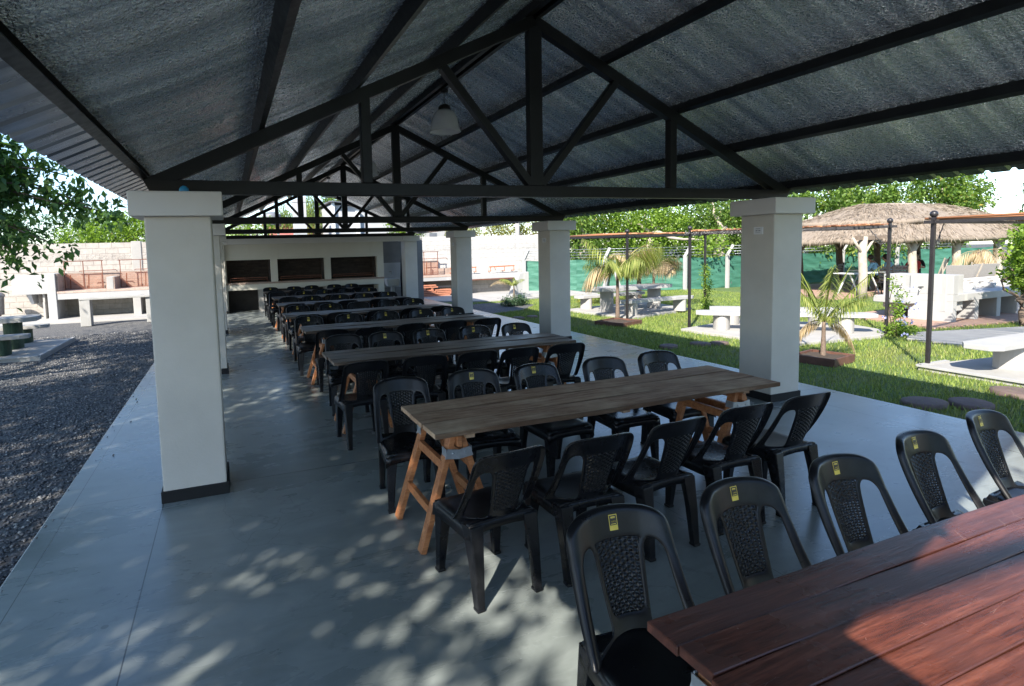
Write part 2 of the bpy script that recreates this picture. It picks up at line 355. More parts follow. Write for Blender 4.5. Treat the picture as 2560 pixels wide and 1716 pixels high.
# ------------------------------------------------------------------ foliage makers
def leaves(centers, size, droop=.3, ratio=.5, fold=.12, up=None, jitter=.35, axis=None, seed=0):
    g = np.random.default_rng(seed); c = np.asarray(centers, np.float64); N = len(c)
    d = g.normal(size=(N, 3)) if axis is None else np.asarray(axis) + g.normal(size=(N, 3))*jitter
    d[:, 2] -= droop*1.2; d /= np.linalg.norm(d, axis=1)[:, None]+1e-9
    nrm = g.normal(size=(N, 3)); nrm[:, 2] = np.abs(nrm[:, 2]) + .5
    s = np.cross(d, nrm); s /= np.linalg.norm(s, axis=1)[:, None]+1e-9; nn = np.cross(s, d)
    L = size*(g.uniform(.65, 1.3, N))[:, None]; Wd = L*ratio
    v = np.stack([c, c+d*L*.45+s*Wd*.5+nn*L*fold, c+d*L, c+d*L*.45-s*Wd*.5+nn*L*fold], 1).reshape(-1, 3)
    f = np.arange(4*N).reshape(N, 4)
    return v, f
def blob_points(blobs, n, clump=9, cr=.22, shell=.55, seed=0):
    """points for leaves: clumps spread through ellipsoids, denser near the surface, uneven outline"""
    g = np.random.default_rng(seed); vol = np.array([b[3]*b[4]*b[5] for b in blobs])**.67; vol /= vol.sum(); out = []
    for b, w in zip(blobs, vol):
        k = max(3, int(n*w/clump)); u = g.normal(size=(k, 3)); u /= np.linalg.norm(u, axis=1)[:, None]
        r = shell + (1-shell)*g.random(k)**.6; bumpy = 1 + .22*np.sin(u[:, 0]*5+b[0]*3)*np.cos(u[:, 1]*4+b[1]) + .14*np.sin(u[:, 2]*9+b[2])
        c = np.array(b[:3]) + u*np.array(b[3:6])*(r*bumpy)[:, None]
        rad = cr*g.uniform(.5, 1.4, (k, 1))
        for _ in range(clump): out.append(c + g.normal(size=(k, 3))*rad*.6)
    return np.concatenate(out)
def limbs(name, paths, mat, parent, n=8):
    m = MB()
    for p, r in paths: m.tube(p, r, n)
    return m.build(name, mat, parent)
def wig(p0, p1, k=5, amp=.15, sag=0, seed=0):
    g = random.Random(seed); p0 = Vector(p0); p1 = Vector(p1); o = []
    for i in range(k+1):
        t = i/k; a = amp*math.sin(math.pi*t)
        o.append(p0.lerp(p1, t) + Vector((g.uniform(-a, a), g.uniform(-a, a), g.uniform(-a, a)*.6 - sag*4*t*(1-t)*0 + sag*math.sin(math.pi*t))))
    return o
def tree(name, base, blobs, mat, nleaf, lsize, label, cat='tree', group=None, trunk_r=.14, bark='bark', fork=None, clump=9, cr=.25, ratio=.5, droop=.3, shell=.5, seed=1):
    t = empty(name, base, 0, label, cat, group); b = Vector(base)
    rel = [(x-b.x, y-b.y, z-b.z, rx, ry, rz) for x, y, z, rx, ry, rz in blobs]
    fz = fork or min(r[2] for r in rel)*.75; P = []
    top = Vector((sum(r[0] for r in rel)/len(rel)*.3, sum(r[1] for r in rel)/len(rel)*.3, fz))
    P.append((wig((0, 0, -.1), top, 5, .06, seed=seed), [trunk_r*(1.25-.09*i) for i in range(6)]))
    for i, r in enumerate(rel): P.append((wig(top, (r[0], r[1], r[2]+r[5]*.3), 5, .25, seed=seed+i), [trunk_r*.55*(1-.16*k) for k in range(6)]))
    limbs('trunk', P, M[bark], t)
    v, f = leaves(blob_points(rel, nleaf, clump, cr, shell, seed), lsize, droop, ratio, seed=seed)
    arr_mesh('crown', v, f, M[mat], t)
    return t

# ------------------------------------------------------------------ camera, sky, sun
def camera():
    f, yaw, pitch, roll = 1440.4339, R(21.3), R(4.8654), R(-1.5267)
    fw = Vector((math.sin(yaw)*math.cos(pitch), math.cos(yaw)*math.cos(pitch), -math.sin(pitch)))
    rt = Vector((math.cos(yaw), -math.sin(yaw), 0)); up = rt.cross(fw)
    r2 = rt*math.cos(roll)+up*math.sin(roll); u2 = -rt*math.sin(roll)+up*math.cos(roll)
    cd = bpy.data.cameras.new('camera'); cd.sensor_width = 36; cd.lens = f/2560*36; cd.shift_x = 143.35/2560; cd.shift_y = -114.44/2560
    cd.clip_start = .05; cd.clip_end = 2000
    o = bpy.data.objects.new('camera', cd); col.objects.link(o)
    m = Matrix((r2, u2, -fw)).transposed().to_4x4(); m.translation = Vector((.10683, -4.76442, 1.87218)); o.matrix_world = m
    sc.camera = o
camera()
SUN = Vector((-1.0, -.87, 1.0)).normalized()      # towards the sun
elev = math.asin(SUN.z); azim = math.atan2(SUN.x, SUN.y)
w = bpy.data.worlds.new('World'); sc.world = w; w.use_nodes = True; nt = w.node_tree
sky = nt.nodes.new('ShaderNodeTexSky'); sky.sky_type = 'NISHITA'; sky.sun_disc = False; sky.sun_elevation = elev; sky.sun_rotation = azim % (2*math.pi)
sky.air_density = .9; sky.dust_density = .3; sky.ozone_density = 3.0
nt.links.new(sky.outputs[0], nt.nodes['Background'].inputs[0]); nt.nodes['Background'].inputs[1].default_value = .13
sl = bpy.data.lights.new('sun', 'SUN'); sl.energy = 4.8; sl.angle = R(.53); sl.color = (1, .93, .82)
so = bpy.data.objects.new('sun', sl); col.objects.link(so); so.rotation_euler = SUN.to_track_quat('Z', 'Y').to_euler(); so.location = (-20, -18, 20)
sc.view_settings.view_transform = 'Standard'; sc.view_settings.look = 'None'; sc.view_settings.exposure = 1.5; sc.view_settings.gamma = 1
sc.cycles.max_bounces = 8; sc.cycles.diffuse_bounces = 4; sc.cycles.transparent_max_bounces = 8; sc.cycles.use_denoising = True

# ================================================================== GROUND (the setting)
m = MB(); m.poly([(-150, -150, G-.03), (150, -150, G-.03), (150, 150, G-.03), (-150, 150, G-.03)]); tag(m.build('ground', M['earth']), kind='structure')
m = MB(); m.poly([(-30, -25, G-.008), (-1.2, -25, G-.008), (-1.2, 19.3, G-.008), (-30, 19.3, G-.008)]); tag(m.build('gravel_yard', M['gravel']), kind='structure')
m = MB(); m.poly([(7.05, 11.2, G-.004), (9.0, 11.9, G-.004), (10.2, 13.2, G-.004), (9.6, 14.6, G-.004), (7.05, 14.9, G-.004)]); tag(m.build('gravel_patch', M['gravel']), kind='structure')
m = MB(); m.grid(lambda u, v: (6.9+u*30, -14+v*30, G-.012+.03*math.sin(u*31)*math.sin(v*27)*.5), 40, 40); tag(m.build('lawn', M['lawn']), kind='structure')
m = MB(); m.box(-1.22, 6.985, -5.9, 16.6, G-.05, 0); tag(m.build('floor', M['floor_concrete'], bevel=.008), kind='structure')
def slab(name, pts, z=G+.05, mat='light_concrete', edge=None):
    m = MB(); m.prism(pts, G-.05, z); o = m.build(name, M[mat], bevel=.008); tag(o, kind='structure')
    if edge:                          # raised pale rim along the given sides
        m = MB()
        for a, b in edge: m.bar((*a, z+.012), (*b, z+.012), .07, .026)
        e = m.build('rim', M['white_wash'], o)
    return o
SL1 = [(9.95, 10.9), (10.2, 8.05), (13.2, 8.9), (13.6, 11.6)]
SL2 = [(9.9, 5.8), (10.03, 4.27), (10.4, 3.16), (12.6, 3.02), (13.3, 3.3), (13.65, 4.4), (12.4, 6.4)]
SL3 = [(10.02, .86), (10.02, -.5), (10.6, -1.8), (13.5, -2.4), (13.9, .5), (10.75, .86)]
PTH = [(12.72, 2.62), (12.75, 1.7), (13.55, 1.9), (17, 1.3), (17, 2.2), (13.6, 3.02)]
SLB = [(9.2, 15.2), (10.7, 15.2), (12.0, 15.6), (14.4, 15.4), (14.4, 19.2), (7.0, 19.2), (7.0, 16.8)]
SLP = [(14.6, 3.2), (17.0, 2.9), (21.5, 2.9), (21.5, 5.8), (15.2, 5.8), (14.9, 4.2)]
slab('concrete_slab', SL1); slab('concrete_slab', SL2); slab('concrete_slab', SL3, edge=[((10.02, .86), (10.02, -.5)), ((10.02, -.5), (10.6, -1.8)), ((10.02, .86), (10.75, .86))], mat='raw_concrete')
slab('path', PTH, G+.03, 'raw_concrete'); slab('barbecue_apron', SLB, G+.04); slab('brick_paving', SLP, G+.03, 'paving_brick')
slab('concrete_slab', [(-7.2, 9.6), (-4.32, 9.37), (-3.6, 9.26), (-3.6, 12.22), (-7.2, 12.4)], G+.07, 'raw_concrete', edge=[((-7.2, 9.6), (-3.64, 9.3)), ((-3.64, 9.3), (-3.64, 12.2))])
slab('barbecue_apron', [(-9, 17.3), (-4.6, 16.9), (-1.3, 16.6), (-1.3, 19.25), (-9, 19.25)], G+.05)
m = MB(); m.prism([(18.8, 8.6), (27.5, 8.8), (34, 9.5), (34, 12.9), (21, 13.4)], G-.05, G+.06); tag(m.build('gazebo_floor', M['paving_brick']), kind='structure')
def inside(p, poly):
    c = False; j = len(poly)-1
    for i in range(len(poly)):
        if (poly[i][1] > p[1]) != (poly[j][1] > p[1]) and p[0] < (poly[j][0]-poly[i][0])*(p[1]-poly[i][1])/(poly[j][1]-poly[i][1])+poly[i][0]: c = not c
        j = i
    return c
# grass blades over the visible lawn
def grass():
    holes = [SL1, SL2, SL3, PTH, SLB, SLP, [(8.86, 1.5), (9.75, 1.6), (9.75, 2.3), (8.86, 2.3)], [(7.05, 11.2), (9.0, 11.9), (10.2, 13.2), (9.6, 14.6), (7.05, 14.9)]]
    N = 150000; x = 7.0 + 12*rng.random(N)**1.35; y = -3 + 18*rng.random(N)
    bare = np.sin(x*1.7+np.sin(y*1.3)*2)*np.sin(y*1.1+x*.6)
    keep = (bare < .75) | (rng.random(N) < .45)
    keep &= ~((x < 7.25) & (rng.random(N) < .6))
    x, y = x[keep], y[keep]; ok = np.array([not any(inside((a, b), h) for h in holes) for a, b in zip(x, y)]); x, y = x[ok], y[ok]; n_ = len(x)
    a = rng.random(n_)*6.283; h = rng.uniform(.025, .07, n_); wd = rng.uniform(.004, .010, n_); lx, ly = rng.normal(0, .025, n_), rng.normal(0, .025, n_)
    z = np.full(n_, G-.02)
    v = np.stack([np.stack([x-np.cos(a)*wd, y-np.sin(a)*wd, z], 1), np.stack([x+np.cos(a)*wd, y+np.sin(a)*wd, z], 1), np.stack([x+lx, y+ly, z+h+.02], 1)], 1).reshape(-1, 3)
    tag(arr_mesh('grass', v, np.arange(3*n_).reshape(n_, 3), M['grass_blade']), 'short green lawn grass beside the pavilion slab', 'grass', kind='stuff')
grass()
def stones():
    N = 52000; u = rng.random(N); x = -1.25 - 5.2*rng.random(N)**1.2; y = -3.6 + 17*u**1.5
    ok = ~((x < -3.55) & (y > 9.2) & (y < 12.4)); x, y = x[ok], y[ok]; N = len(x)
    r = rng.uniform(.007, .019, N); o = np.array([(1, 0, 0), (0, 1, 0), (-1, 0, 0), (0, -1, 0), (0, 0, .75), (0, 0, -.75)])
    k = 60; x[:k] = -1.22+.22*rng.random(k)**3; z0 = np.full(N, G-.008); z0[:k] = .002; y[:k] = -3+13*rng.random(k); r[:k] *= .6
    th = rng.random(N)*6.28; c, s = np.cos(th), np.sin(th); st = rng.uniform(.7, 1.4, (N, 2))
    vx = o[None, :, 0]*st[:, :1]; vy = o[None, :, 1]*st[:, 1:]; jx = rng.normal(0, .25, (N, 6)); jz = rng.normal(0, .2, (N, 6))
    X = x[:, None]+r[:, None]*((vx+jx)*c[:, None]-vy*s[:, None]); Y = y[:, None]+r[:, None]*((vx+jx)*s[:, None]+vy*c[:, None]); Z = z0[:, None]+r[:, None]*(.35+o[None, :, 2]+jz)
    f = np.array([(0, 1, 4), (1, 2, 4), (2, 3, 4), (3, 0, 4), (1, 0, 5), (2, 1, 5), (3, 2, 5), (0, 3, 5)])
    F = (np.arange(N)[:, None, None]*6+f[None]).reshape(-1, 3)
    tag(arr_mesh('gravel', np.stack([X, Y, Z], 2).reshape(-1, 3), F, M['gravel_stone']), 'loose dark grey gravel stones left of the slab', 'gravel', kind='stuff')
stones()

# ================================================================== PAVILION
def column(x, y, label, plate=False):
    t = empty('column', (x+W/2, y+W/2, 0), 0, label, 'column', 'white columns of the pavilion'); h = W/2
    m = MB(); m.box(-h, h, -h, h, .0, HC); m.build('shaft', M['column_paint'], t, .012)
    m = MB(); a = h+.015; m.box(-a, a, -a, a, 0, .09); m.build('skirting', M['skirting_paint'], t, .003)
    m = MB(); a = h+.088; m.box(-a, a, -a, a, HC, H); m.build('capital', M['capital_paint'], t, .01)
    return t
where = ['nearest of its row', 'second of its row', 'third of its row', 'at the barbecue end of its row']
for i in range(4):
    column(-W, i*B, 'white square column on the gravel side, ' + where[i]); column(S, i*B, 'white square column on the garden side, ' + where[i])
column(-W, -5.36, 'white square column on the gravel side, behind the viewpoint'); column(S, -5.36, 'white square column on the garden side, behind the viewpoint')
for i in range(3):
    t = empty('wall_plate', (S, i*B+.2, 1.98), 0, ['small white printed plate on the nearest garden-side column', 'small white plate on the second garden-side column', 'small white plate on the third garden-side column'][i], 'plate', 'plates on the garden-side columns')
    m = MB(); m.box(-.014, 0, -.06, .06, -.042, .042); m.build('plate', M['plate_white'], t, .004)
    m = MB()
    for z, y0, y1, hh in ((.022, -.03, .03, .006), (.0, -.032, -.006, .012), (.0, .006, .032, .012), (-.022, -.03, .036, .004)): m.box(-.0165, -.013, y0, y1, z-hh/2, z+hh/2)
    m.build('print', M['plate_print'], t)
t = empty('ball', (-.17, -.02, H), 0, 'small blue ball resting on top of the nearest left column', 'ball'); m = MB(); m.ball((0, 0, .012), .034); m.build('shell', M['blue_plastic'], t)

def zr(x, base=2.488): return base + SLOPE*(min(x, S-x)+.386)      # rafter top line
YT = .225
def truss(i, label):
    y = i*B+YT if i >= 0 else -5.36+YT; t = empty('roof_truss', (XM, y, H), 0, label, 'truss', 'black steel roof trusses'); X = lambda x: x-XM; Z = lambda z: z-H
    st = M['black_steel']
    m = MB(); m.box(X(-.42), X(S+.42), -.045, .045, Z(H+.004), Z(2.452)); m.build('bottom_chord', st, t, .006)
    hh = .055
    for s in (0, 1):
        P = lambda x, z: (X(S-x) if s else X(x), 0, Z(z))
        m = MB(); m.bar(P(-.44, zr(-.44)-.06), P(XM-.0, zr(XM)-.06), .088, .105); m.build('rafter', st, t, .005)
        m = MB(); m.bar(P(1.266, 2.454), P(1.266, zr(1.266)-.10), .085, .085, (0, 1, 0)); m.build('strut', st, t, .005)
        m = MB(); m.bar(P(XM-.06, 2.47), P(1.99, zr(1.99)-.115), .072, .085, (0, 1, 0)); m.build('diagonal', st, t, .005)
    m = MB(); m.box(-.068, .068, -.043, .043, Z(2.454), Z(zr(XM)-.07)); m.build('king_post', st, t, .005)
for i, l in enumerate(['black steel roof truss across the nearest pair of columns', 'black steel roof truss on the second pair of columns', 'black steel roof truss on the third pair of columns', 'black steel roof truss above the barbecue wall']):
    truss(i if i < 4 else -1, l)
Y0, Y1 = -5.4, 15.55
def purlin(x, label):
    t = empty('purlin', (x, 0, zr(x)), 0, label, 'purlin', 'black steel purlins under the roof'); s = 1 if x < XM else -1
    ang = math.atan(SLOPE)*s; m = MB(); h, wd, th = .105, .05, .012
    for (a0, a1, b0, b1) in ((-wd/2, -wd/2+th, 0, h), (-wd/2+th, wd/2, 0, th), (-wd/2+th, wd/2, h-th, h)):
        m.box(a0, a1, Y0+.05, Y1-.05, b0, b1)
    o = m.build('channel', M['black_steel'], t); o.rotation_euler = (0, -ang, 0)
names = ['eaves purlin', 'second purlin up from the eaves', 'third purlin up from the eaves', 'fourth purlin up from the eaves']
for s in (0, 1):
    for k, x in enumerate((-.445, .415, 1.21, 2.12)):
        purlin(S-x if s else x, 'black steel ' + names[k] + (' on the garden side' if s else ' on the gravel side'))
t = empty('ridge_beam', (XM, 0, zr(XM)), 0, 'pair of black steel channels along the ridge of the roof', 'beam')
for s in (-1, 1):
    m = MB(); m.box(s*.055-.028, s*.055+.028, Y0+.05, Y1-.05, -.02, .085); m.build('channel', M['black_steel'], t, .004)

def roof():
    t = empty('roof', (XM, 5, 2.5), 0, 'gabled corrugated metal roof of the pavilion with dark foil lining', 'roof')
    Tm = lambda p: (p[0]-XM, p[1]-5, p[2]-2.5)
    off = .118
    for s in (0, 1):
        P = lambda x, y, z: Tm((S-x if s else x, y, z))
        # trapezoidal sheet
        prof = []; y = Y0; pitch = .195
        while y < Y1:
            for dy, dz in ((0, 0), (.105, 0), (.122, .026), (.150, .026), (.167, 0)): prof.append((y+dy, dz))
            y += pitch
        m = MB(); rows = []
        for x in (-.79, XM):
            rows.append([m.bm.verts.new(P(x, yy, zr(x)+off+dz+.012)) for yy, dz in prof])
        for a in range(len(prof)-1): m.bm.faces.new([rows[0][a], rows[0][a+1], rows[1][a+1], rows[1][a]])
        o = m.build('roof_sheet', M['roof_sheet'], t); md = o.modifiers.new('s', 'SOLIDIFY'); md.thickness = .003; md.offset = 1; bake(o)
        # crinkled foil, sagging a little between purlins, pinched over them
        st = [-.475, .415, 1.21, 2.12, XM-.02]; xs = []
        for a, b in zip(st[:-1], st[1:]):
            for k in range(10): xs.append((a+(b-a)*k/10, k/10))
        xs.append((st[-1], 0)); ny = 620; ys = np.linspace(Y0+.03, Y1-.03, ny); X_ = np.array([a for a, _ in xs]); K = np.array([k for _, k in xs])
        zz = np.array([zr(a) for a in X_])+off
        ridge = np.interp(ys, np.arange(Y0-1, Y1+1, .065), rng.normal(0, 1, len(np.arange(Y0-1, Y1+1, .065))))
        ridge2 = np.interp(ys, np.arange(Y0-1, Y1+1, .45), rng.normal(0, 1, len(np.arange(Y0-1, Y1+1, .45))))
        sagk = np.sin(np.pi*np.clip(K, 0, 1))**.6
        Z_ = zz[None]-.010 - sagk[None]*(.016 + .0048*ridge[:, None] + .009*ridge2[:, None]*np.sin(np.pi*K)[None])
        XX = np.broadcast_to(X_[None], Z_.shape); YY = np.broadcast_to(ys[:, None], Z_.shape)
        v = np.stack([(S-XX if s else XX)-XM, YY-5, Z_-2.5], 2).reshape(-1, 3); nx = len(xs)
        a = (np.arange(ny-1)[:, None]*nx+np.arange(nx-1)[None]).ravel(); f = np.stack([a, a+1, a+nx+1, a+nx], 1)
        if s: f = f[:, ::-1]
        arr_mesh('foil_lining', v, f, M['foil'], t, True)
    m = MB(); z = zr(XM)+off+.05
    for q in (-1, 1): m.bar((q*.11, Y0-5, z-2.5-.035), (q*.11, Y1-5, z-2.5-.035), .24, .006, up=(q*SLOPE, 0, 1))
    m.build('ridge_cap', M['roof_sheet'], t)
roof()
def lamp(y, label):
    t = empty('pendant_lamp', (XM, y, 3.98), 0, label, 'lamp', 'pendant lamps along the ridge')
    m = MB(); m.lathe([(.001, 0.02), (.05, .02), (.055, -.0), (.045, -.025), (.001, -.03)], 20); m.build('ceiling_rose', M['black_steel'], t)
    m = MB(); m.tube([(0, 0, -.02), (0, 0, -.2)], .004, 6); m.build('cord', M['black_steel'], t)
    m = MB(); m.lathe([(.001, -.175), (.03, -.178), (.055, -.19), (.075, -.205), (.082, -.22), (.085, -.262), (.07, -.262), (.001, -.25)], 24); m.build('cap', M['black_steel'], t)
    pr = [(.088, -.262), (.12, -.285), (.147, -.33), (.168, -.39), (.180, -.46), (.183, -.50), (.198, -.528), (.206, -.548)]
    m = MB(); m.lathe(pr, 40); o = m.build('glass_shade', M['lamp_glass'], t); md = o.modifiers.new('s', 'SOLIDIFY'); md.thickness = .006; bake(o)
    m = MB(); m.lathe([(.03, -.262), (.058, -.30), (.068, -.36), (.068, -.43), (.05, -.455), (.001, -.462)], 24); m.build('bulb', M['lamp_opal'], t)
lamp(2.65, 'nearest clear glass bell pendant lamp hanging from the ridge'); lamp(7.2, 'second clear glass bell pendant lamp, partly behind a truss post'); lamp(12.2, 'farthest glass bell pendant lamp, above the barbecue end')

# barbecue wall between the last columns
def main_bbq():
    t = empty('barbecue', (2.55, 14.72, 0), 0, 'cream three-bay barbecue wall closing the far end of the pavilion', 'barbecue'); X = lambda x: x-2.55; yf, yb = 0, .78
    bx = lambda m, x0, x1, z0, z1, y0=yf, y1=yb: m.box(X(x0), X(x1), y0, y1, z0, z1)
    m = MB(); bx(m, 0.0, 5.1, 1.67, 2.2); bx(m, 0, .035, .95, 1.67)
    for a, b in ((1.37, 1.58), (3.09, 3.29), (4.87, 5.1)): bx(m, a, b, .95, 1.67)
    bx(m, 0, 5.1, .715, .89); bx(m, 4.89, 5.1, 0, .715); bx(m, .0, .04, 0, .715); m.build('hood', M['bbq_paint'], t, .006)
    for a, b in ((.96, 1.2), (3.1, 3.3)): m = MB(); bx(m, a, b, 0, .715, .25, .78); m.build('pier', M['light_concrete'], t)
    m = MB(); bx(m, .0, 5.1, .89, .95, -.012, .78); m.build('brick_ledge', M['fire_brick'], t)
    for a, b in ((.035, 1.37), (1.58, 3.09), (3.29, 4.87)):
        m = MB(); bx(m, a, b, .95, 1.67, .66, .78); bx(m, a, a+.04, .95, 1.67, .2, .66); bx(m, b-.04, b, .95, 1.67, .2, .66); m.build('firebox', M['sooty_brick'], t)
        g = MB()
        for k in range(9): g.bar((X(a+.1), .1+k*.055, 1.03), (X(b-.12), .1+k*.055, 1.03), .01, .01)
        for q in (a+.1, b-.12): g.bar((X(q), .08, 1.03), (X(q), .56, 1.03), .02, .02); g.bar((X(q), .09, .95), (X(q), .09, 1.1), .018, .018)
        g.bar((X(a+.1), .09, 1.1), (X(b-.12), .09, 1.1), .018, .018); g.build('grill', M['rust'], t)
    m = MB(); bx(m, .04, 4.89, 0, .715, .7, .78); m.build('lower_back', M['niche_shade_wall'], t)  # niche back coloured near black, the shade under the counter is in its colour
main_bbq()
m = MB(); m.box(.09, S-.09, 14.56, 14.9, 2.165, H-.002); tag(m.build('lintel_beam', M['capital_paint'], bevel=.005), 'white concrete lintel across the top of the barbecue wall', 'beam')
m = MB(); m.box(5.1, 6.9, 15.85, 16.0, 0, 2.3); tag(m.build('wall', M['recess_wall']), 'dark unpainted wall of the recess behind the sink', 'wall')
m = MB(); m.box(5.36, 6.3, 15.83, 15.85, .5, 1.4); tag(m.build('tile_panel', M['white_tile']), 'pale splashback panel on the wall above the sink', 'splashback')
t = empty('utility_sink', (5.62, 15.55, 0), 0, 'white utility sink on a pedestal in the recess beside the barbecue', 'sink')
m = MB(); m.hexa([(-.2, -.14, .56), (.2, -.14, .56), (.2, .2, .56), (-.2, .2, .56)], [(-.27, -.2, .83), (.24, -.2, .83), (.24, .25, .83), (-.27, .25, .83)]); m.build('basin', M['capital_paint'], t, .015)
m = MB(); m.hexa([(-.08, -.06, 0), (.08, -.06, 0), (.08, .1, 0), (-.08, .1, 0)], [(-.055, -.05, .56), (.055, -.05, .56), (.055, .08, .56), (-.055, .08, .56)]); m.build('pedestal', M['capital_paint'], t, .01)
m = MB(); m.tube([(0, .27, 1.06), (0, .18, 1.08), (0, .1, 1.06), (0, .08, 1.0)], .012, 8); m.bar((-.05, .24, 1.09), (.05, .24, 1.09), .014, .014); m.build('tap', M['chrome'], t)
t = empty('parasol', (5.93, 15.3, 0), 0, 'tall folded black parasol standing beside the sink', 'parasol')
m = MB(); m.lathe([(.03, 0.02), (.075, .22), (.085, .9), (.06, 1.4), (.02, 1.66)], 10); m.build('folded_cover', M['dark_cloth'], t); m = MB(); m.tube([(0, 0, 0), (0, 0, 1.72)], .014, 8); m.build('pole', M['black_iron'], t)

# ================================================================== CHAIRS
def make_chair():
    root = empty('plastic_chair'); pl = M['chair_plastic']
    xo = lambda v: .226 - .016*v        # outer half width
    xr = lambda v: xo(v) - .034 - .006*v                                            # inner edge of the side rail
    xp = lambda v: .080 + .030*min(1, v/.75)                                         # half width of the middle panel
    def S_(x, v):
        u = x/.21; zt = .846 - .020*u*u - .034*abs(u)**9; z = .425 + (zt-.425)*v
        return (x, -.192 - .148*v - .012*math.sin(v*3) + u*u*(.120-.045*v), z)
    vs = [0, .03, .055, .10, .18, .35, .5, .62, .69, .73, .755, .79, .86, .93, .975, 1]; OB, OT = 2, 10
    def cols(v):
        o_, r_, p_ = xo(v), xr(v), xp(v)
        if v > .68: k = min(1, (v-.68)/.075); e = .022*k*k; r_ -= e; p_ += e*.7      # rounded tops of the openings
        if v < .10: k = min(1, (.10-v)/.05); e = .010*k*k; r_ -= e; p_ += e
        q = p_*.80
        P = [o_, (o_+r_)/2, r_, (r_+p_)/2, p_, (p_+q)/2, q, q*.5]
        return [-x for x in P] + [0] + P[::-1]
    m = MB(); V = {}; nc = 17
    def vert(i, j):
        if (i, j) not in V:
            x = cols(vs[j])[i]
            if j == len(vs)-1: x *= .95
            elif j == len(vs)-2: x *= .985
            V[i, j] = m.bm.verts.new(S_(x, vs[j]))
        return V[i, j]
    for j in range(len(vs)-1):
        for i in range(nc-1):
            side = i in (2, 3, 12, 13)
            if side and OB <= j < OT: continue                       # side openings
            if 5 < i < 10 and 4 <= j < OT: continue                   # woven field, its own part
            f = m.bm.faces.new([vert(i, j), vert(i+1, j), vert(i+1, j+1), vert(i, j+1)]); f.smooth = True
    # turned-back rim round the outside
    edge = [(0, j) for j in range(len(vs))] + [(i, len(vs)-1) for i in range(1, nc)] + [(nc-1, j) for j in range(len(vs)-2, -1, -1)]
    rim = []
    for i, j in edge:
        p = vert(i, j).co; d = Vector((p.x*.06, -.030 if j > 1 else -.02, .004 if j > 12 else 0)); rim.append(m.bm.verts.new(p+d))
    for k in range(len(edge)-1):
        f = m.bm.faces.new([vert(*edge[k]), rim[k], rim[k+1], vert(*edge[k+1])]); f.smooth = True
    o = m.build('backrest', pl, root)
    md = o.modifiers.new('sol', 'SOLIDIFY'); md.thickness = .009; md.offset = 0
    md = o.modifiers.new('sub', 'SUBSURF'); md.levels = 1; bake(o)
    # woven, perforated field
    m = MB(); nu, nv = 9, 23
    for j in range(nv):
        for i in range(nu):
            v0, v1 = .165+.605*j/nv, .165+.605*(j+1)/nv; um, vm = 0, (v0+v1)/2; q = xp(vm)*.83; u0, u1 = -q+2*q*i/nu, -q+2*q*(i+1)/nu; um = (u0+u1)/2; k = .27 if j < 14 else .18
            bulge = .0022*(1 if (i+j) % 2 else -1)
            ou = [(u0, v0), (u1, v0), (u1, v1), (u0, v1)]; inn = [(um, vm-(v1-v0)*k*1.25), (um+(u1-u0)*k*1.2, vm), (um, vm+(v1-v0)*k*1.25), (um-(u1-u0)*k*1.2, vm)]
            A = [m.bm.verts.new(S_(*q)) for q in ou]; Bq = []
            for q in inn: p = S_(*q); Bq.append(m.bm.verts.new((p[0], p[1]+bulge, p[2])))
            for a in range(4):
                m.bm.faces.new([A[a], A[(a+1) % 4], Bq[a]]); m.bm.faces.new([A[(a+1) % 4], Bq[(a+1) % 4], Bq[a]])
    bmesh.ops.remove_doubles(m.bm, verts=m.bm.verts, dist=.0004)
    o = m.build('woven_panel', M['woven_plastic'], root); md = o.modifiers.new('sol', 'SOLIDIFY'); md.thickness = .005; md.offset = 0; bake(o)
    # seat: dished, rolled front edge, apron
    def seat(u, v):
        x = (u-.5)*2; y = v; wd = .207+.008*v; yy = -.205 + .42*v
        z = .438 - .012*(1-x*x)*math.sin(math.pi*min(1, v*1.05)) - .02*max(0, (v-.85)/.15)**2 - .012*max(0, abs(x)-.85)/.15 + (.012*max(0, .12-v)/.12)
        return (x*wd, yy, z)
    m = MB(); m.grid(seat, 14, 14); o = m.build('seat', pl, root); md = o.modifiers.new('s', 'SOLIDIFY'); md.thickness = .008; md.offset = -1; bake(o)
    m = MB()
    pts = []
    for k in range(13): u = k/12; pts.append(seat(u, 1))
    side = [seat(1, 1-k/10) for k in range(1, 11)]; back = [seat(1-k/6, 0) for k in range(1, 7)]; side2 = [seat(0, k/10) for k in range(1, 10)]
    loop = pts+side+back+side2; n_ = len(loop); A = [m.bm.verts.new(p) for p in loop]; Bv = []
    for p in loop:
        drop = .05 + .02*(abs(p[0])/.2)**2; Bv.append(m.bm.verts.new((p[0]*1.025, p[1]*1.025, p[2]-drop)))
    for k in range(n_): f = m.bm.faces.new([A[k], A[(k+1) % n_], Bv[(k+1) % n_], Bv[k]]); f.smooth = True
    o = m.build('apron', pl, root); md = o.modifiers.new('s', 'SOLIDIFY'); md.thickness = .006; bake(o)
    def leg(sx, front):
        m = MB()
        if front:   # broad at the top, L shaped, tapering
            T = [(.118, .125), (.205, .118), (.212, .205), (.13, .214)]; Bt = [(.168, .178), (.208, .172), (.212, .212), (.172, .218)]; zt = .425
        else:
            T = [(.125, -.212), (.21, -.22), (.216, -.13), (.17, -.125)]; Bt = [(.158, -.268), (.200, -.272), (.204, -.225), (.166, -.222)]; zt = .43
        mid = [((a[0]*.45+b[0]*.55), (a[1]*.45+b[1]*.55)) for a, b in zip(T, Bt)]
        z3 = [(Bt, 0.), (mid, .24), (T, zt)]
        for (p, za), (q, zb) in zip(z3[:-1], z3[1:]): m.hexa([(sx*x, y, za) for x, y in p], [(sx*x, y, zb) for x, y in q])
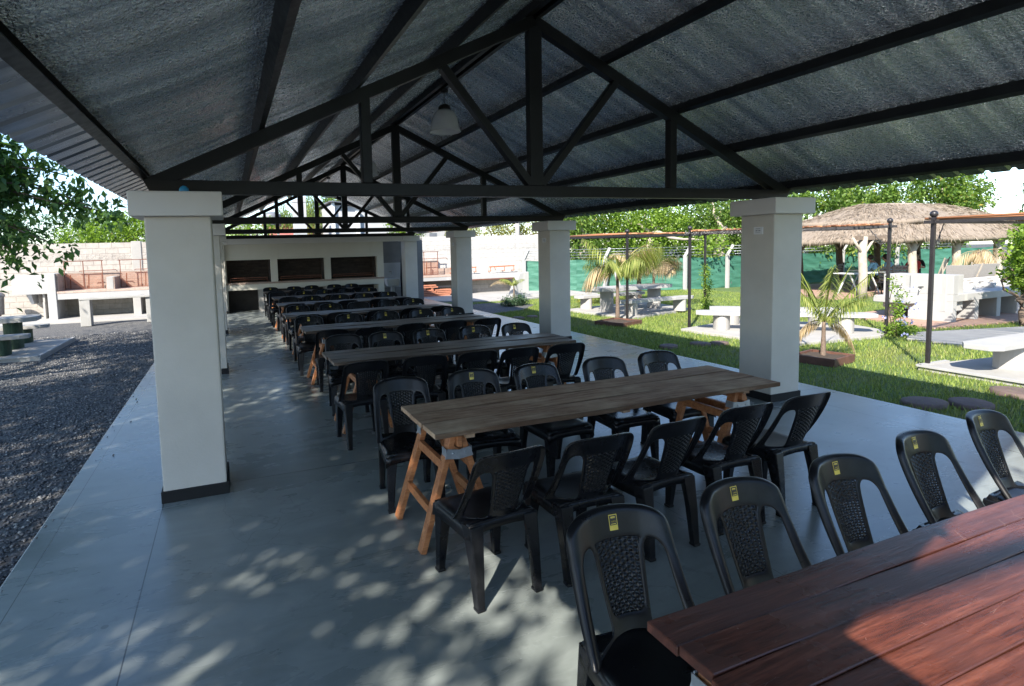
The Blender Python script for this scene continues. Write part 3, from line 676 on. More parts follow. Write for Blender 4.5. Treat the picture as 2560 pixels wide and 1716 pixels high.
        bmesh.ops.remove_doubles(m.bm, verts=m.bm.verts, dist=.0005)
        for f in [f for f in m.bm.faces if all(abs(v.co.z-.24) < .001 for v in f.verts)]: m.bm.faces.remove(f)
        # moulded foot
        c = Vector((sum(x for x, _ in Bt)/4*sx, sum(y for _, y in Bt)/4, 0)); m.box(c.x-.024, c.x+.024, c.y-.026, c.y+.026, -.0, .018)
        return m.build('leg', pl, root, .007, 2)
    for sx in (-1, 1):
        leg(sx, True); leg(sx, False)
        # side rail sweeping from the back down to the seat side
    # sticker on the front of the top band
    P = lambda x, z, o: (x, S_(x, (z-.425)/(.846-.425))[1]+.0075+o, z)
    m = MB(); m.poly([P(-.018, .772, 0), P(.018, .772, 0), P(.018, .828, 0), P(-.018, .828, 0)]); st = m.build('sticker', M['sticker_yellow'], root)
    m = MB(); m.poly([P(-.0155, .790, .0008), P(.0155, .790, .0008), P(.0155, .8255, .0008), P(-.0155, .8255, .0008)]); pr = m.build('print', M['sticker_black'], st)
    m = MB()
    for z0, z1, a in ((.817, .821, .0095), (.8148, .8162, .0095), (.7935, .7958, .0105)): m.poly([P(-a, z0, .0014), P(a, z0, .0014), P(a, z1, .0014), P(-a, z1, .0014)])
    o = m.build('print_line', M['sticker_yellow'], st); o['kind'] = 'stuff'
    cu = bpy.data.curves.new('percent', 'FONT'); cu.body = '100%'; cu.size = .0105; cu.align_x = 'CENTER'; to = bpy.data.objects.new('print_text', cu); col.objects.link(to)
    dg = bpy.context.evaluated_depsgraph_get(); me = bpy.data.meshes.new_from_object(to.evaluated_get(dg)); bpy.data.objects.remove(to)
    p = Vector(P(0, .801, .0016)); to = link('print_text', me, st, M['sticker_yellow']); to.rotation_euler = (R(90+20), 0, R(180)); to.location = p
    return root
chair0 = make_chair(); first = [True]
def chair(x, y, rz, label, sticker=True):
    o = chair0 if first[0] else copy_tree(chair0); first[0] = False
    if not sticker:
        for c in [c for c in o.children_recursive if c.name.startswith(('sticker', 'print'))]: bpy.data.objects.remove(c)
    o.location = (x, y, 0); o.rotation_euler = (0, 0, rz); tag(o, label, 'chair', 'black plastic chairs around the trestle tables')
ORD = ['leftmost', 'second from the left', 'middle', 'second from the right', 'rightmost']
TN = ['red-brown table', 'nearest weathered table', 'second weathered table', 'third weathered table', 'fourth weathered table', 'fifth weathered table', 'sixth weathered table', 'weathered table nearest the barbecue']
TY = [-3.80, -1.215, 1.315, 3.73, 5.86, 8.08, 10.05, 12.42]
jr = random.Random(3)
far = {0: [(1.41, -2.99), (2.06, -2.99), (2.70, -2.98), (3.40, -2.92), (4.12, -2.85)], 1: [(1.30, -.385), (1.92, -.385), (2.545, -.42), (3.195, -.445), (3.80, -.445)], 2: [(1.34, 2.26), (1.89, 2.22), (2.46, 2.18), (3.06, 2.15), (3.65, 2.09)]}
near = {1: [(1.37, -2.20), (1.945, -2.21), (2.50, -2.175), (3.12, -2.12), (3.68, -2.10)], 2: [(1.25, .497), (1.873, .494), (2.37, .46), (2.84, .42), (3.40, .40)]}
for k in range(8):
    Fp = far.get(k) or [(1.3+.6*i+jr.uniform(-.06, .06), TY[k]+.87+jr.uniform(-.05, .06)) for i in range(5)]
    Np = near.get(k) or ([] if k == 0 else [(1.3+.58*i+jr.uniform(-.08, .08), TY[k]-.88+jr.uniform(-.06, .05)) for i in range(5)])
    for i, (x, y) in enumerate(Fp): chair(x, y-.31, math.pi+jr.uniform(-.1, .1)+(.09 if k == 0 else 0)*(i-1)*.3, 'black chair facing the viewer, %s behind the %s' % (ORD[i], TN[k]), not ((k == 1 and i in (0, 3, 4)) or (k == 2 and i == 0) or (k > 2 and jr.random() < .2)))
    for i, (x, y) in enumerate(Np): chair(x, y+.31, jr.uniform(-.11, .11), 'black chair seen from behind, %s before the %s' % (ORD[i], TN[k]))

# ================================================================== TABLES
def trestle(parent, x, flip=1):
    t = bpy.data.objects.new('trestle', None); col.objects.link(t); t.parent = parent; t.location = (x, 0, 0)
    wd = M['trestle_wood']
    for sx in (-1, 1):
        for sy in (-1, 1):
            m = MB(); m.bar((sx*.255, sy*.255, 0), (sx*.026, sy*.235, .715), .036, .072, up=(0, 1, 0)); m.build('leg', wd, t, .003)
        for zz, hh in ((.24, .055), (.52, .06)):
            q = .255-.229*zz/.715; m = MB(); m.bar((sx*q, -.225, zz), (sx*q, .225, zz), .03, hh); m.build('stretcher', wd, t, .003)
    m = MB(); m.box(-.016, .016, -.30, .30, .645, .722); m.build('top_beam', wd, t, .003)
    for sy in (-1, 1):
        m = MB(); z0, z1 = .575, .635; f = lambda z: .255-.229*z/.715+.024
        y = sy*.282
        for s in (-1, 1): m.hexa([(0, y-.003, z0-.012), (s*f(z0), y-.003, z0), (s*f(z0), y+.003, z0), (0, y+.003, z0-.012)], [(0, y-.003, z1-.012), (s*f(z1), y-.003, z1), (s*f(z1), y+.003, z1), (0, y+.003, z1-.012)])
        for s in (-1, 1): m.bar((s*f(.605), y, .605), (s*f(.605), y-sy*.07, .605), .004, .06)
        for s in (-1, 1): m.ball((s*.04, y+sy*.004, .603), .008, 5)
        m.build('bracket', M['zinc'], t)
    return t
def table(k, x0, x1, wd, rz, mat, label, boards, z=.765):
    xm = (x0+x1)/2; t = empty('trestle_table', (xm, TY[k], 0), rz, label, 'table', 'long trestle tables down the pavilion'); L = (x1-x0)/2
    g = random.Random(k+20); m = MB(); y = -wd/2; bw = wd/boards
    for b in range(boards):
        e0, e1 = g.uniform(-.012, .012), g.uniform(-.012, .012); dz = g.uniform(-.0015, .0015) if boards == 6 else g.uniform(-.004, .004); n_ = 16
        # boards with slightly worn, wavy edges
        fr = []; gp_ = .0012 if boards == 6 else .003; yy0, yy1 = y+gp_, y+bw-gp_
        for i in range(n_+1):
            xx = -L+e0+(2*L+e1-e0)*i/n_; w1 = g.uniform(-.0018, .0018) if b else g.uniform(-.005, .003); w2 = g.uniform(-.0018, .0018); ww = .003*math.sin(i*.7+b*2)+dz
            fr.append([m.bm.verts.new(p) for p in ((xx, yy0+w1, z-.032+ww), (xx, yy1+w2, z-.032+ww), (xx, yy1+w2, z+ww), (xx, yy0+w1, z+ww))])
        for i in range(n_):
            for c in range(4): m.bm.faces.new([fr[i][c], fr[i][(c+1) % 4], fr[i+1][(c+1) % 4], fr[i+1][c]])
        m.bm.faces.new(fr[0]); m.bm.faces.new(fr[-1]); y += bw
    m.build('tabletop', M[mat], t, .003, 1)
    for xx in (-L+.24, 0, L-.30):
        m = MB(); m.box(xx-.03, xx+.03, -wd/2+.05, wd/2-.05, z-.066, z-.034); m.build('cleat', M[mat], t, .002)
    trestle(t, 1.375-xm); trestle(t, (x1-.31)-xm)
    return t
table(0, 1.195, 4.6, .74, R(1.0), 'board_red', 'red-brown varnished trestle table in the front right corner', 6)
table(1, 1.20, 4.055, .735, R(.55), 'board_brown', 'weathered light brown trestle table, the nearest of the bare plank tables', 3)
tl = ['dark weathered trestle table, second of the bare plank tables', 'dark weathered trestle table, third of the bare plank tables', 'dark weathered trestle table, fourth of the bare plank tables', 'dark weathered trestle table, fifth of the bare plank tables', 'dark weathered trestle table, sixth of the bare plank tables', 'dark weathered trestle table nearest the barbecue wall']
for i in range(6): table(i+2, [1.02, 1.04, .97, 1.04, 1.08, .99][i], [3.87, 3.9, 3.96, 3.97, 3.9, 3.9][i], .70, R([-.2, -.1, .2, 0, .3, 0][i]), 'board_grey', tl[i], 4)

# ================================================================== BACK YARD (walls, barbecues on both sides)
t = empty('boundary_wall', (0, 19.3, G), 0, 'long pale concrete block wall along the back of the yard', 'wall')
m = MB(); m.box(-14, 6.5, 0, .18, 0, 2.4-G); m.build('block_face', M['block_wall'], t)
m = MB(); m.box(6.5, 13.9, -.003, .18, 0, 2.4-G); m.build('whitewashed_face', M['block_wall_white'], t)
for x in (-7.45, -3.02, 1.2, 6.5, 10.0, 13.9):
    m = MB(); m.box(x-.16, x+.16, -.03, .2, 0, 2.44-G); m.build('pilaster', M['light_concrete'], t, .01)

def grill_gate(name, x0, x1, y, z0, z1, label, nb=2, zb=None):
    t = empty(name, ((x0+x1)/2, y, z0), 0, label, 'grill gate', 'rusty grill gates on the barbecues'); a = (x1-x0)/2; h = z1-z0; m = MB()
    for k in range(nb+1): q = -a+2*a*k/nb; m.bar((q, 0, 0), (q, 0, h), .025, .025)
    m.bar((-a-.06, 0, h), (a+.04, 0, h), .025, .025); m.bar((-a, 0, .02), (a, 0, .02), .02, .02); m.build('frame', M['rust'], t)
    m = MB()
    for k in range(1, 40): q = -a+2*a*k/40; m.bar((q, .006, .02), (q, .006, h*.56), .0035, .0035)
    for k in range(1, 14): q = .02+h*.54*k/14; m.bar((-a, .006, q), (a, .006, q), .0035, .0035)
    m.build('wire_mesh', M['orange_rust'], t)
    if zb:
        m = MB(); m.tube([(-a+.45, .03, zb-z0-.03), (-a+.45, .03, zb-z0), (a+.42, .03, zb-z0+.01), (a+.46, .03, zb-z0-.05)], .014, 6); m.build('winch_bar', M['rust'], t)
        m = MB()
        for q in (-a*.75, .12): m.bar((q, .05, .02), (q+.02, .05, zb-z0-.12), .03, .03)
        m.build('slide_post', M['rust'], t)
    return t
# left barbecue
t = empty('barbecue', (-3.6, 18, G), 0, 'pale open barbecue counter with brick hearth left of the pavilion', 'barbecue', 'open barbecues along the wall')
Xl = lambda x: x+3.6; Zl = lambda z: z-G
def lb(m, x0, x1, y0, y1, z0, z1): m.box(Xl(x0), Xl(x1), y0-18, y1-18, Zl(z0), Zl(z1))
m = MB(); lb(m, -5.56, -5.31, 17.97, 18.95, G, 1.38); m.build('end_pier', M['white_wash'], t, .012)
for x in (-2.95, -.6):
    m = MB(); lb(m, x-.12, x+.12, 18.03, 18.9, G, .5); m.build('pier', M['light_concrete'], t, .01)
m = MB(); lb(m, -5.31, -.4, 18.0, 19.2, .50, .71); m.build('counter', M['white_wash'], t, .01)
m = MB(); lb(m, -5.31, -.4, 17.99, 19.2, .71, .775); m.build('brick_hearth', M['fire_brick_top'], t)
m = MB(); lb(m, -5.31, -.4, 19.17, 19.27, .775, 1.36); m.build('brick_back', M['fire_brick'], t)
m = MB(); lb(m, -5.31, -5.25, 18.05, 19.17, .775, 1.36); m.build('brick_side', M['fire_brick_side'], t)
for x in (-3.74, -1.4):
    m = MB(); lb(m, x-.1, x+.1, 18.1, 19.17, .775, 1.2); m.build('divider', M['light_concrete'], t, .01)
    m = MB(); lb(m, x+.1, x+.135, 18.11, 19.17, .775, 1.19); lb(m, x-.135, x-.1, 18.11, 19.17, .775, 1.19); m.build('brick_side', M['fire_brick_side'], t)
m = MB(); lb(m, -5.3, -.4, 19.2, 19.28, G, .5); m.build('lower_back', M['grey_block'], t)
grill_gate('grill_gate', -5.2, -4.06, 18.75, .79, 1.77, 'rusty grill gate on the left barbecue, beside its tall end pier', 2, 1.42)
grill_gate('grill_gate', -3.5, -2.2, 18.75, .79, 1.77, 'rusty grill gate on the left barbecue, cut off by the column', 2, 1.42)
# wash basin box left of it
t = empty('wash_basin', (-6.1, 18.45, G), 0, 'white block wash basin on a curved bracket left of the barbecue', 'basin')
m = MB(); m.box(-.52, .53, -.1, .75, .9, 1.53); m.build('basin', M['white_wash'], t, .012)
m = MB(); m.box(.28, .34, -.02, .5, 0, .62); m.build('leg', M['light_concrete'], t, .006); m = MB(); m.box(.28, .34, .02, .5, .62, .9); m.build('leg', M['light_concrete'], t, .006)
m = MB(); m.hexa([(-.1, .2, .55), (-.02, .2, .55), (-.02, .7, .55), (-.1, .7, .55)], [(-.16, -.05, .9), (-.02, -.05, .9), (-.02, .7, .9), (-.16, .7, .9)]); m.build('bracket', M['grey_render'], t, .006)
t = empty('bench', (-3.3, 15.62, G+.0), 0, 'rough grey concrete bench on block legs in front of the left barbecue', 'bench')
m = MB(); m.hexa([(-.86, -.14, .80), (1.25, -.02, .80), (1.25, .38, .80), (-.86, .26, .80)], [(-.86, -.14, .86), (1.25, -.02, .86), (1.25, .38, .86), (-.86, .26, .86)]); m.build('seat', M['raw_concrete'], t, .01)
for x in (-.72, 1.05):
    m = MB(); m.box(x-.14, x+.14, -.12 if x < 0 else .02, .24 if x < 0 else .36, 0, .80); m.build('leg', M['raw_concrete'], t, .012)
t = empty('metal_post', (-7.43, 19.2, G), 0, 'thin rusty post standing against the wall beside the bin', 'post'); m = MB(); m.tube([(0, 0, 0), (0, 0, 2.55)], .028, 8); m.build('pipe', M['rust'], t)
t = empty('litter_bin', (-7.1, 18.6, G), 0, 'grey metal litter bin on a post at the left edge', 'bin')
m = MB(); m.lathe([(.001, .26), (.14, .26), (.17, .86), (.185, .87)], 14); m.build('drum', M['bin_metal'], t); m = MB(); m.lathe([(.19, .86), (.20, .92), (.12, 1.0), (.001, 1.02)], 14); m.build('lid', M['bin_metal'], t)
m = MB(); m.tube([(0, 0, 0), (0, 0, .3)], .03, 8); m.build('stand', M['rust'], t)

def d_leg(m, x, y, w, d, z0, z1, rz=0, n=12):
    """half-round concrete leg: flat at the back, bulging to the front"""
    pts = []
    for k in range(n+1): a = math.pi*k/n; pts.append((-w/2*math.cos(a), -d*math.sin(a)))
    c, s = math.cos(rz), math.sin(rz); P = [(x+px*c-py*s, y+px*s+py*c) for px, py in pts]
    m.prism(P, z0, z1, False)
def slab_top(m, L, wd, z0, z1, cut=.22, y=0):
    m.prism([(-L, y-wd/2+cut*.6), (-L+cut, y-wd/2), (L-cut, y-wd/2), (L, y-wd/2+cut*.6), (L, y+wd/2-cut*.6), (L-cut, y+wd/2), (-L+cut, y+wd/2), (-L, y+wd/2-cut*.6)], z0, z1)
def picnic(loc, rz, label, L=1.25, legmat='light_concrete', topmat='white_wash', base=G+.05, by=1.02, ht=.74, hb=.43, lx=.92):
    t = empty('picnic_table', (loc[0], loc[1], base), rz, label, 'picnic table', 'concrete picnic tables')
    m = MB(); slab_top(m, L, .8, ht-.10, ht); m.build('tabletop', M[topmat], t, .008)
    for x in (-lx, lx): m = MB(); d_leg(m, x, .16, .36, .34, 0, ht-.10); m.build('leg', M[legmat], t, .004)
    for k, y in enumerate((-by, by)):
        b = empty('bench', (loc[0]-y*math.sin(rz), loc[1]+y*math.cos(rz), base), rz, ('near' if k == 0 else 'far')+' bench of the '+label, 'bench', 'concrete picnic benches')
        m = MB(); slab_top(m, L, .38, hb-.08, hb, .15); m.build('seat', M[topmat], b, .006)
        for x in (-lx, lx): m = MB(); d_leg(m, x, .12, .34, .3, 0, hb-.08); m.build('leg', M[legmat], b, .004)
    return t
picnic((-5.35, 10.85), R(4), 'concrete picnic table with green legs on the gravel', 1.35, 'green_plinth', 'raw_concrete', G+.07, 1.0, .72, .42, .82)
picnic((11.55, 9.62), R(3), 'white concrete picnic table beside the far palm', 1.35)

# barbecues right of the pavilion along the wall
t = empty('barbecue', (8.3, 18.4, G), 0, 'white barbecue counter with brick hearth behind the farthest right column', 'barbecue', 'open barbecues along the wall'); Xl = lambda x: x-8.3
def rb(m, x0, x1, y0, y1, z0, z1): m.box(Xl(x0), Xl(x1), y0-18.4, y1-18.4, z0-G, z1-G)
m = MB(); rb(m, 6.6, 9.75, 18.4, 19.2, .50, .66); m.build('counter', M['white_wash'], t, .01)
m = MB(); rb(m, 6.6, 9.75, 18.39, 19.2, .66, .72); m.build('brick_hearth', M['fire_brick_top'], t)
m = MB(); rb(m, 6.6, 8.7, 19.18, 19.27, .72, 1.36); rb(m, 8.7, 9.75, 19.18, 19.27, .72, 1.0); m.build('brick_back', M['fire_brick'], t)
for x in (6.75, 9.6): m = MB(); rb(m, x-.12, x+.12, 18.45, 19.2, G, .5); m.build('pier', M['white_wash'], t, .01)
m = MB(); rb(m, 6.6, 9.75, 19.2, 19.28, G, .5); m.build('lower_back', M['grey_block'], t)
m = MB(); rb(m, 6.9, 9.5, 18.9, 18.93, .17, .24); m.build('shelf_rail', M['light_concrete'], t)
grill_gate('grill_gate', 7.3, 8.55, 18.8, .74, 1.74, 'rusty grill gate on the barbecue behind the farthest right column', 2, 1.45)
# slabs stacked below it
k = 0
for lay, (z, xs) in enumerate(((.0, (7.55, 8.25)), (.075, (7.6, 8.3)), (.15, (7.62, 8.38)), (.225, (7.5, 8.3)), (.36, (7.7,)), (.5-.06, (7.62,)))):
    for q, x in enumerate(xs):
        if lay < 4:
            lab = 'terracotta slab in the %s layer of the stack under the counter, %s' % (['bottom', 'second', 'third', 'fourth'][lay], ['left', 'right'][q])
        else: lab = ['terracotta slab lying next to the top of the stack under the counter', 'topmost terracotta slab of the stack under the counter'][lay-4]
        t = empty('clay_slab', (x+.35, 18.62, G+.045+z), jr.uniform(-.05, .05), lab, 'slab', 'terracotta slabs stacked under the counter')
        m = MB(); m.box(-.36, .36, -.17, .17, 0, .055)
        if lay >= 3: m.box(-.3, -.2, -.15, .15, -.08, 0); m.box(.05, .15, -.15, .15, -.08, 0)
        m.build('tile', M['terracotta'], t, .008)
t = empty('barbecue', (11.5, 18.6, G), 0, 'long white counter with a sloping end pier below the whitewashed wall', 'barbecue', 'open barbecues along the wall'); Xl = lambda x: x-11.5
def rc(m, x0, x1, y0, y1, z0, z1): m.box(Xl(x0), Xl(x1), y0-18.6, y1-18.6, z0-G, z1-G)
m = MB(); rc(m, 9.85, 12.75, 18.6, 19.28, .48, .68); m.build('counter', M['white_wash'], t, .01)
m = MB(); rc(m, 9.85, 12.15, 18.585, 18.6, .435, .475); m.build('edge_strip', M['rust'], t)
m = MB(); rc(m, 9.9, 12.4, 19.15, 19.28, G, .45); m.build('lower_back', M['grey_block'], t)
m = MB(); rc(m, 12.15, 12.72, 18.55, 19.2, G, .48); m.build('end_pier', M['white_wash'], t, .01)
t = empty('wall_stub', (11.05, 15.95, G), 0, 'white leaning wall stub on the paving behind the small palm', 'wall')
m = MB(); m.hexa([(-.55, -.2, 0), (.28, -.2, 0), (.28, .12, 0), (-.55, .12, 0)], [(-.12, -.2, 1.0), (.28, -.2, 1.05), (.28, .12, 1.05), (-.12, .12, 1.0)]); m.build('masonry', M['white_wash'], t, .01)
m = MB(); m.box(.28, .78, -.2, .12, 0, .12); m.build('step', M['raw_concrete'], t, .008)
def wall_shelf(x0, x1, label):
    t = empty('wall_rack', (x0, 19.0, .98), 0, label, 'rack', 'orange iron racks on the whitewashed wall'); L = x1-x0; m = MB(); m.bar((0, 0, 0), (L, 0, .02), .05, .05)
    for q in (.06, L*.6, L-.02): m.bar((q, 0, 0), (q, 0, -.2), .025, .025); m.bar((q, 0, -.2), (q, .27, -.2), .025, .025)
    m.bar((.25, 0, 0), (.4, .2, -.16), .02, .02); m.build('frame', M['orange_rust'], t)
wall_shelf(11.1, 12.36, 'orange iron rack on the whitewashed wall, the longer complete one'); wall_shelf(9.2, 10.45, 'orange iron rack on the whitewashed wall, half hidden by a column')

# ================================================================== GARDEN ON THE RIGHT
def post(name_label, x, y, z=2.25, ball=True):
    t = empty('pergola_post', (x, y, G), 0, name_label, 'post', 'black iron pergola posts'); h = z-G
    m = MB(); m.box(-.026, .026, -.026, .026, 0, h-.1); m.build('shaft', M['black_iron'], t, .004)
    m = MB(); m.ball((0, 0, h-.05), .055, 10); m.build('finial', M['black_iron'], t); return t
post('black iron post with ball finial beside the far palm planter', 9.93, 7.79); post('black iron post with ball finial left of the nearest right column', 10.36, 6.02)
post('black iron post with vine at its foot on the far lawn', 13.4, 8.6); post('black iron post with flowering shrub at its foot', 12.89, 3.12); post('tallest-looking black iron post, nearest on the sunny lawn', 10.25, .86, 2.25)
post('thin black iron post right against the second right column', 9.9, 10.75); post('black iron post at the far right behind the climbing plant', 16.9, 2.7)
def pergola(label, pts, z, n, ax, scroll=()):
    """pts: four corners a,b,c,d; canes run from a-b to d-c"""
    a, b, c, d = [Vector((*p, z)) for p in pts]; o = (a+b+c+d)/4; t = empty('pergola', o, 0, label, 'pergola', 'cane-roofed pergolas')
    m = MB()
    for p, q in ((a, b), (b, c), (c, d), (d, a)): e = (q-p).normalized()*.12; m.bar(p-o-e, q-o+e, .05, .05)
    m.build('frame', M['black_iron'], t); m = MB(); g = random.Random(n)
    for k in range(n):
        s = (k+.5)/n+g.uniform(-.004, .004); p = a.lerp(b, s)-o; q = d.lerp(c, s)-o; e = (q-p).normalized(); u0, u1 = g.uniform(.02, .2), g.uniform(.02, .2); r = g.uniform(.011, .02)
        zz = .045+g.uniform(0, .02); m.tube([p-e*u0+Vector((0, 0, zz)), (p+q)/2+Vector((g.uniform(-.02, .02), 0, zz+g.uniform(-.02, .02))), q+e*u1+Vector((0, 0, zz+g.uniform(-.01, .015)))], r, 5)
    m.build('cane_roof', M['cane'], t)
    for (x, y, sx, sy) in scroll:
        m = MB(); P = []
        for k in range(40):
            s = k/39; th = s*4.2*math.pi; r = .13*(1-s)+.015; w = .05+.38*s*.5
            P.append((x-o.x+sx*(.1+.28*s)+r*.55*math.cos(th)*sx, y-o.y+sy*(.1+.28*s)+r*.55*math.cos(th)*sy, -.42+.36*s+r*.6*math.sin(th)))
        m.tube(P, .007, 5); m.tube([(x-o.x, y-o.y, -.46), (x-o.x+sx*.2, y-o.y+sy*.2, -.28), (x-o.x+sx*.42, y-o.y+sy*.42, -.03)], .007, 5); m.build('scroll_bracket', M['black_iron'], t)
pergola('rust-brown cane pergola over the far picnic table', [(9.93, 7.79), (13.4, 8.6), (13.3, 11.6), (9.9, 10.75)], 2.08, 46, 0)
pergola('rust-brown cane pergola behind the nearest right column', [(10.36, 6.02), (12.89, 3.12), (14.2, 4.6), (12.0, 7.2)], 2.08, 46, 0, [(12.89, 3.12, -.55, .63)])
pergola('rust-brown cane pergola at the right edge over the near bench', [(10.25, .86), (15.9, 2.0), (16.3, -1.2), (11.0, -2.6)], 2.08, 60, 0, [(10.25, .86, .97, .2)])
# slabs of tables two and three (their tops run out behind the column and the frame)
def bench(loc, rz, L, label, wd=.40, base=G+.05, h=.42, lx=.75, lw=.36):
    b = empty('bench', (*loc, base), rz, label, 'bench', 'concrete picnic benches')
    m = MB(); slab_top(m, L, wd, h-.075, h, .16); m.build('seat', M['white_wash'], b, .008)
    for x in (-lx, lx): m = MB(); d_leg(m, x, .13, lw, .32, 0, h-.075); m.build('leg', M['light_concrete'], b, .004)
bench((11.45, 4.42), R(-44), 1.75, 'white concrete bench half hidden by the nearest right column', .48, lx=1.2)
bench((12.1, 5.15), R(-44), 1.4, 'white concrete bench behind the nearest right column, farther one', .4, lx=.9)
bench((12.35, .18), R(1), 2.3, 'white concrete bench nearest the right edge on its own slab', .50, lx=1.38, h=.44, lw=.42)
t = empty('picnic_table', (13.3, -.75, G+.05), R(2), 'white concrete table at the right edge behind the near bench', 'picnic table', 'concrete picnic tables')
m = MB(); slab_top(m, 1.6, .8, .66, .74); m.build('tabletop', M['white_wash'], t, .008)
for x in (-1, 1): m = MB(); d_leg(m, x, .16, .36, .34, 0, .66); m.build('leg', M['light_concrete'], t, .004)
# stepping stones
for i, (x, y, r, l) in enumerate([(8.0, -.37, .27, 'left of the near pair'), (8.42, -.64, .26, 'right of the near pair'), (9.52, -.6, .3, 'beside the near bench slab'), (8.87, 4.15, .2, 'middle of the far three'), (9.26, 4.04, .18, 'right of the far three'), (8.15, 4.24, .2, 'left of the far three'), (8.28, 10.0, .2, 'near the second right column'), (7.8, 9.95, .2, 'hidden half behind the second right column')]):
    t = empty('stepping_disc', (x, y, G), i*.7, 'round wooden stepping disc in the lawn, '+l, 'stepping stone', 'stepping discs across the lawn'); m = MB()
    rr = m.lathe([(.001, .05), (r*.8, .05), (r, .04), (r*1.02, -.02)], 18, (0, 0, 0), 1, .82); m.build('disc', M['step_wood'], t)

def frond(m, L, droop, width, n=26, tw=0, seed=0, lift=.5):
    """arching frond along +x; returns leaf quads"""
    g = np.random.default_rng(seed); V = []; path = []
    for k in range(n+1):
        s = k/n; path.append(np.array([L*(s-.18*s*s*droop), 0, L*(lift*s-droop*s*s)]))
    for k in range(2, n+1):
        p = path[k]; d = path[min(k+1, n)]-path[k-1]; d /= np.linalg.norm(d)+1e-9
        for sgn in (-1, 1):
            for q in range(2):
                ll = width*(math.sin(math.pi*min(1, .12+.88*k/n))*.8+.2)*g.uniform(.75, 1.15); side = np.array([0, sgn, 0])
                dr = d*.55+side*g.uniform(.35, .75)+np.array([0, 0, -.55-.5*droop+g.uniform(-.25, .15)]); dr /= np.linalg.norm(dr); wv = np.cross(dr, np.array([.2, .1, 1])); wv /= np.linalg.norm(wv)+1e-9
                b = p+d*g.uniform(-.01, .01)*L; w_ = ll*.018+.003
                mid = b+dr*ll*.5+np.array([0, 0, -.02*ll]); tip = b+dr*ll+np.array([0, 0, -.22*ll])
                V.append([b, mid+wv*w_, tip, mid-wv*w_])
    return np.array(V).reshape(-1, 3), [tuple(p) for p in path]
def palm(name, loc, h, fr, label, trunk_r=.06, mats=('leaf_palm',), skirt=True, seed=0, group='young palms on the lawn', lean=(0, 0)):
    t = empty(name, loc, 0, label, 'palm', group); m = MB()
    P = [(lean[0]*k/6, lean[1]*k/6, -.05+(h+.05)*k/6) for k in range(7)]; m.tube(P, [trunk_r*(1.2-.1*k+.08*(k % 2)) for k in range(7)], 9); m.build('trunk', M['palm_bark'], t)
    for i, (az, L, dr, wd, lift, mt) in enumerate(fr):
        v, path = frond(m, L, dr, wd, 26, seed=seed*31+i, lift=lift); f = np.arange(len(v)).reshape(-1, 4)
        o = arr_mesh('frond', v, f, M[mt], t); o.location = (lean[0], lean[1], h); o.rotation_euler = (0, 0, az)
        s = MB(); s.tube(path, [.010*(1-.8*k/len(path))+.002 for k in range(len(path))], 5); q = s.build('stalk', M['leaf_palm' if mt != 'leaf_dry' else 'leaf_dry'], o)
    return t
gp = random.Random(5)
palm('palm', (9.46, 2.0, G), .66, [(gp.uniform(0, 6.28), gp.uniform(.75, 1.05), gp.uniform(.3, .6), .27, gp.uniform(1.0, 1.6), 'leaf_palm') for _ in range(10)] + [(gp.uniform(0, 6.28), .6, 1.2, .25, .35, 'leaf_dry') for _ in range(3)], 'young yellow-green palm in the planter beside the nearest right column', .04, seed=1)
palm('palm', (9.8, 8.03, G), 1.35, [(gp.uniform(0, 6.28), gp.uniform(.9, 1.25), gp.uniform(.5, .8), .5, gp.uniform(.8, 1.3), 'leaf_palm') for _ in range(9)] + [(-.35, 1.5, .95, .8, 1.35, 'leaf_palm'), (-.1, 1.45, .95, .8, 1.3, 'leaf_dry'), (-.6, 1.4, .95, .75, 1.25, 'leaf_palm'), (.15, 1.35, .9, .7, 1.15, 'leaf_palm'), (2.6, 1.15, 1.1, .6, .75, 'leaf_dry'), (2.2, 1.1, 1.1, .6, .65, 'leaf_dry')], 'tall ragged palm with drooping dry fronds in the far planter', .05, seed=2)
palm('palm', (12.6, 9.9, G), 1.25, [(gp.uniform(0, 6.28), gp.uniform(.9, 1.2), gp.uniform(.6, .9), .55, gp.uniform(.8, 1.3), 'leaf_palm' if k % 2 else 'leaf_dry') for k in range(11)], 'slender palm with tangled straw fronds behind the far picnic table', .05, seed=7)
palm('palm', (13.9, 12.2, G), 1.2, [(gp.uniform(0, 6.28), gp.uniform(.9, 1.3), gp.uniform(.5, .9), .5, gp.uniform(.7, 1.2), 'leaf_palm' if k % 3 else 'leaf_dry') for k in range(12)], 'palm with hanging dry fronds in front of the green screen', .09, seed=3)
palm('palm', (10.5, 15.45, G), .55, [(gp.uniform(0, 6.28), gp.uniform(.5, .75), gp.uniform(.4, .8), .16, gp.uniform(.7, 1.2), 'leaf_palm') for _ in range(7)] + [(2.9, 1.1, .75, .16, .75, 'leaf_dry')], 'small sparse palm behind the low bush by the paving', .035, seed=4)
palm('palm', (22.7, 6.4, G), 1.5, [(gp.uniform(0, 6.28), gp.uniform(.9, 1.3), gp.uniform(.7, 1.0), .5, gp.uniform(.3, .6), 'leaf_dry') for _ in range(8)], 'withered palm with straw-coloured fronds in front of the thatched hut', .12, seed=6)
def planter(loc, a, b, h, rz, label):
    t = empty('planter', (*loc, G), rz, label, 'planter', 'wooden planters of the palms'); 
    for (x0, x1, y0, y1) in ((-a, a, -b, -b+.03), (-a, a, b-.03, b), (-a, -a+.03, -b+.03, b-.03), (a-.03, a, -b+.03, b-.03)): m = MB(); m.box(x0, x1, y0, y1, 0, h); m.build('board', M['planter_wood'], t, .004)
    m = MB(); m.grid(lambda u, v: (-a+.03+(2*a-.06)*u, -b+.03+(2*b-.06)*v, h-.035+.012*math.sin(u*17)*math.cos(v*13)), 8, 8); m.build('soil', M['soil'], t)
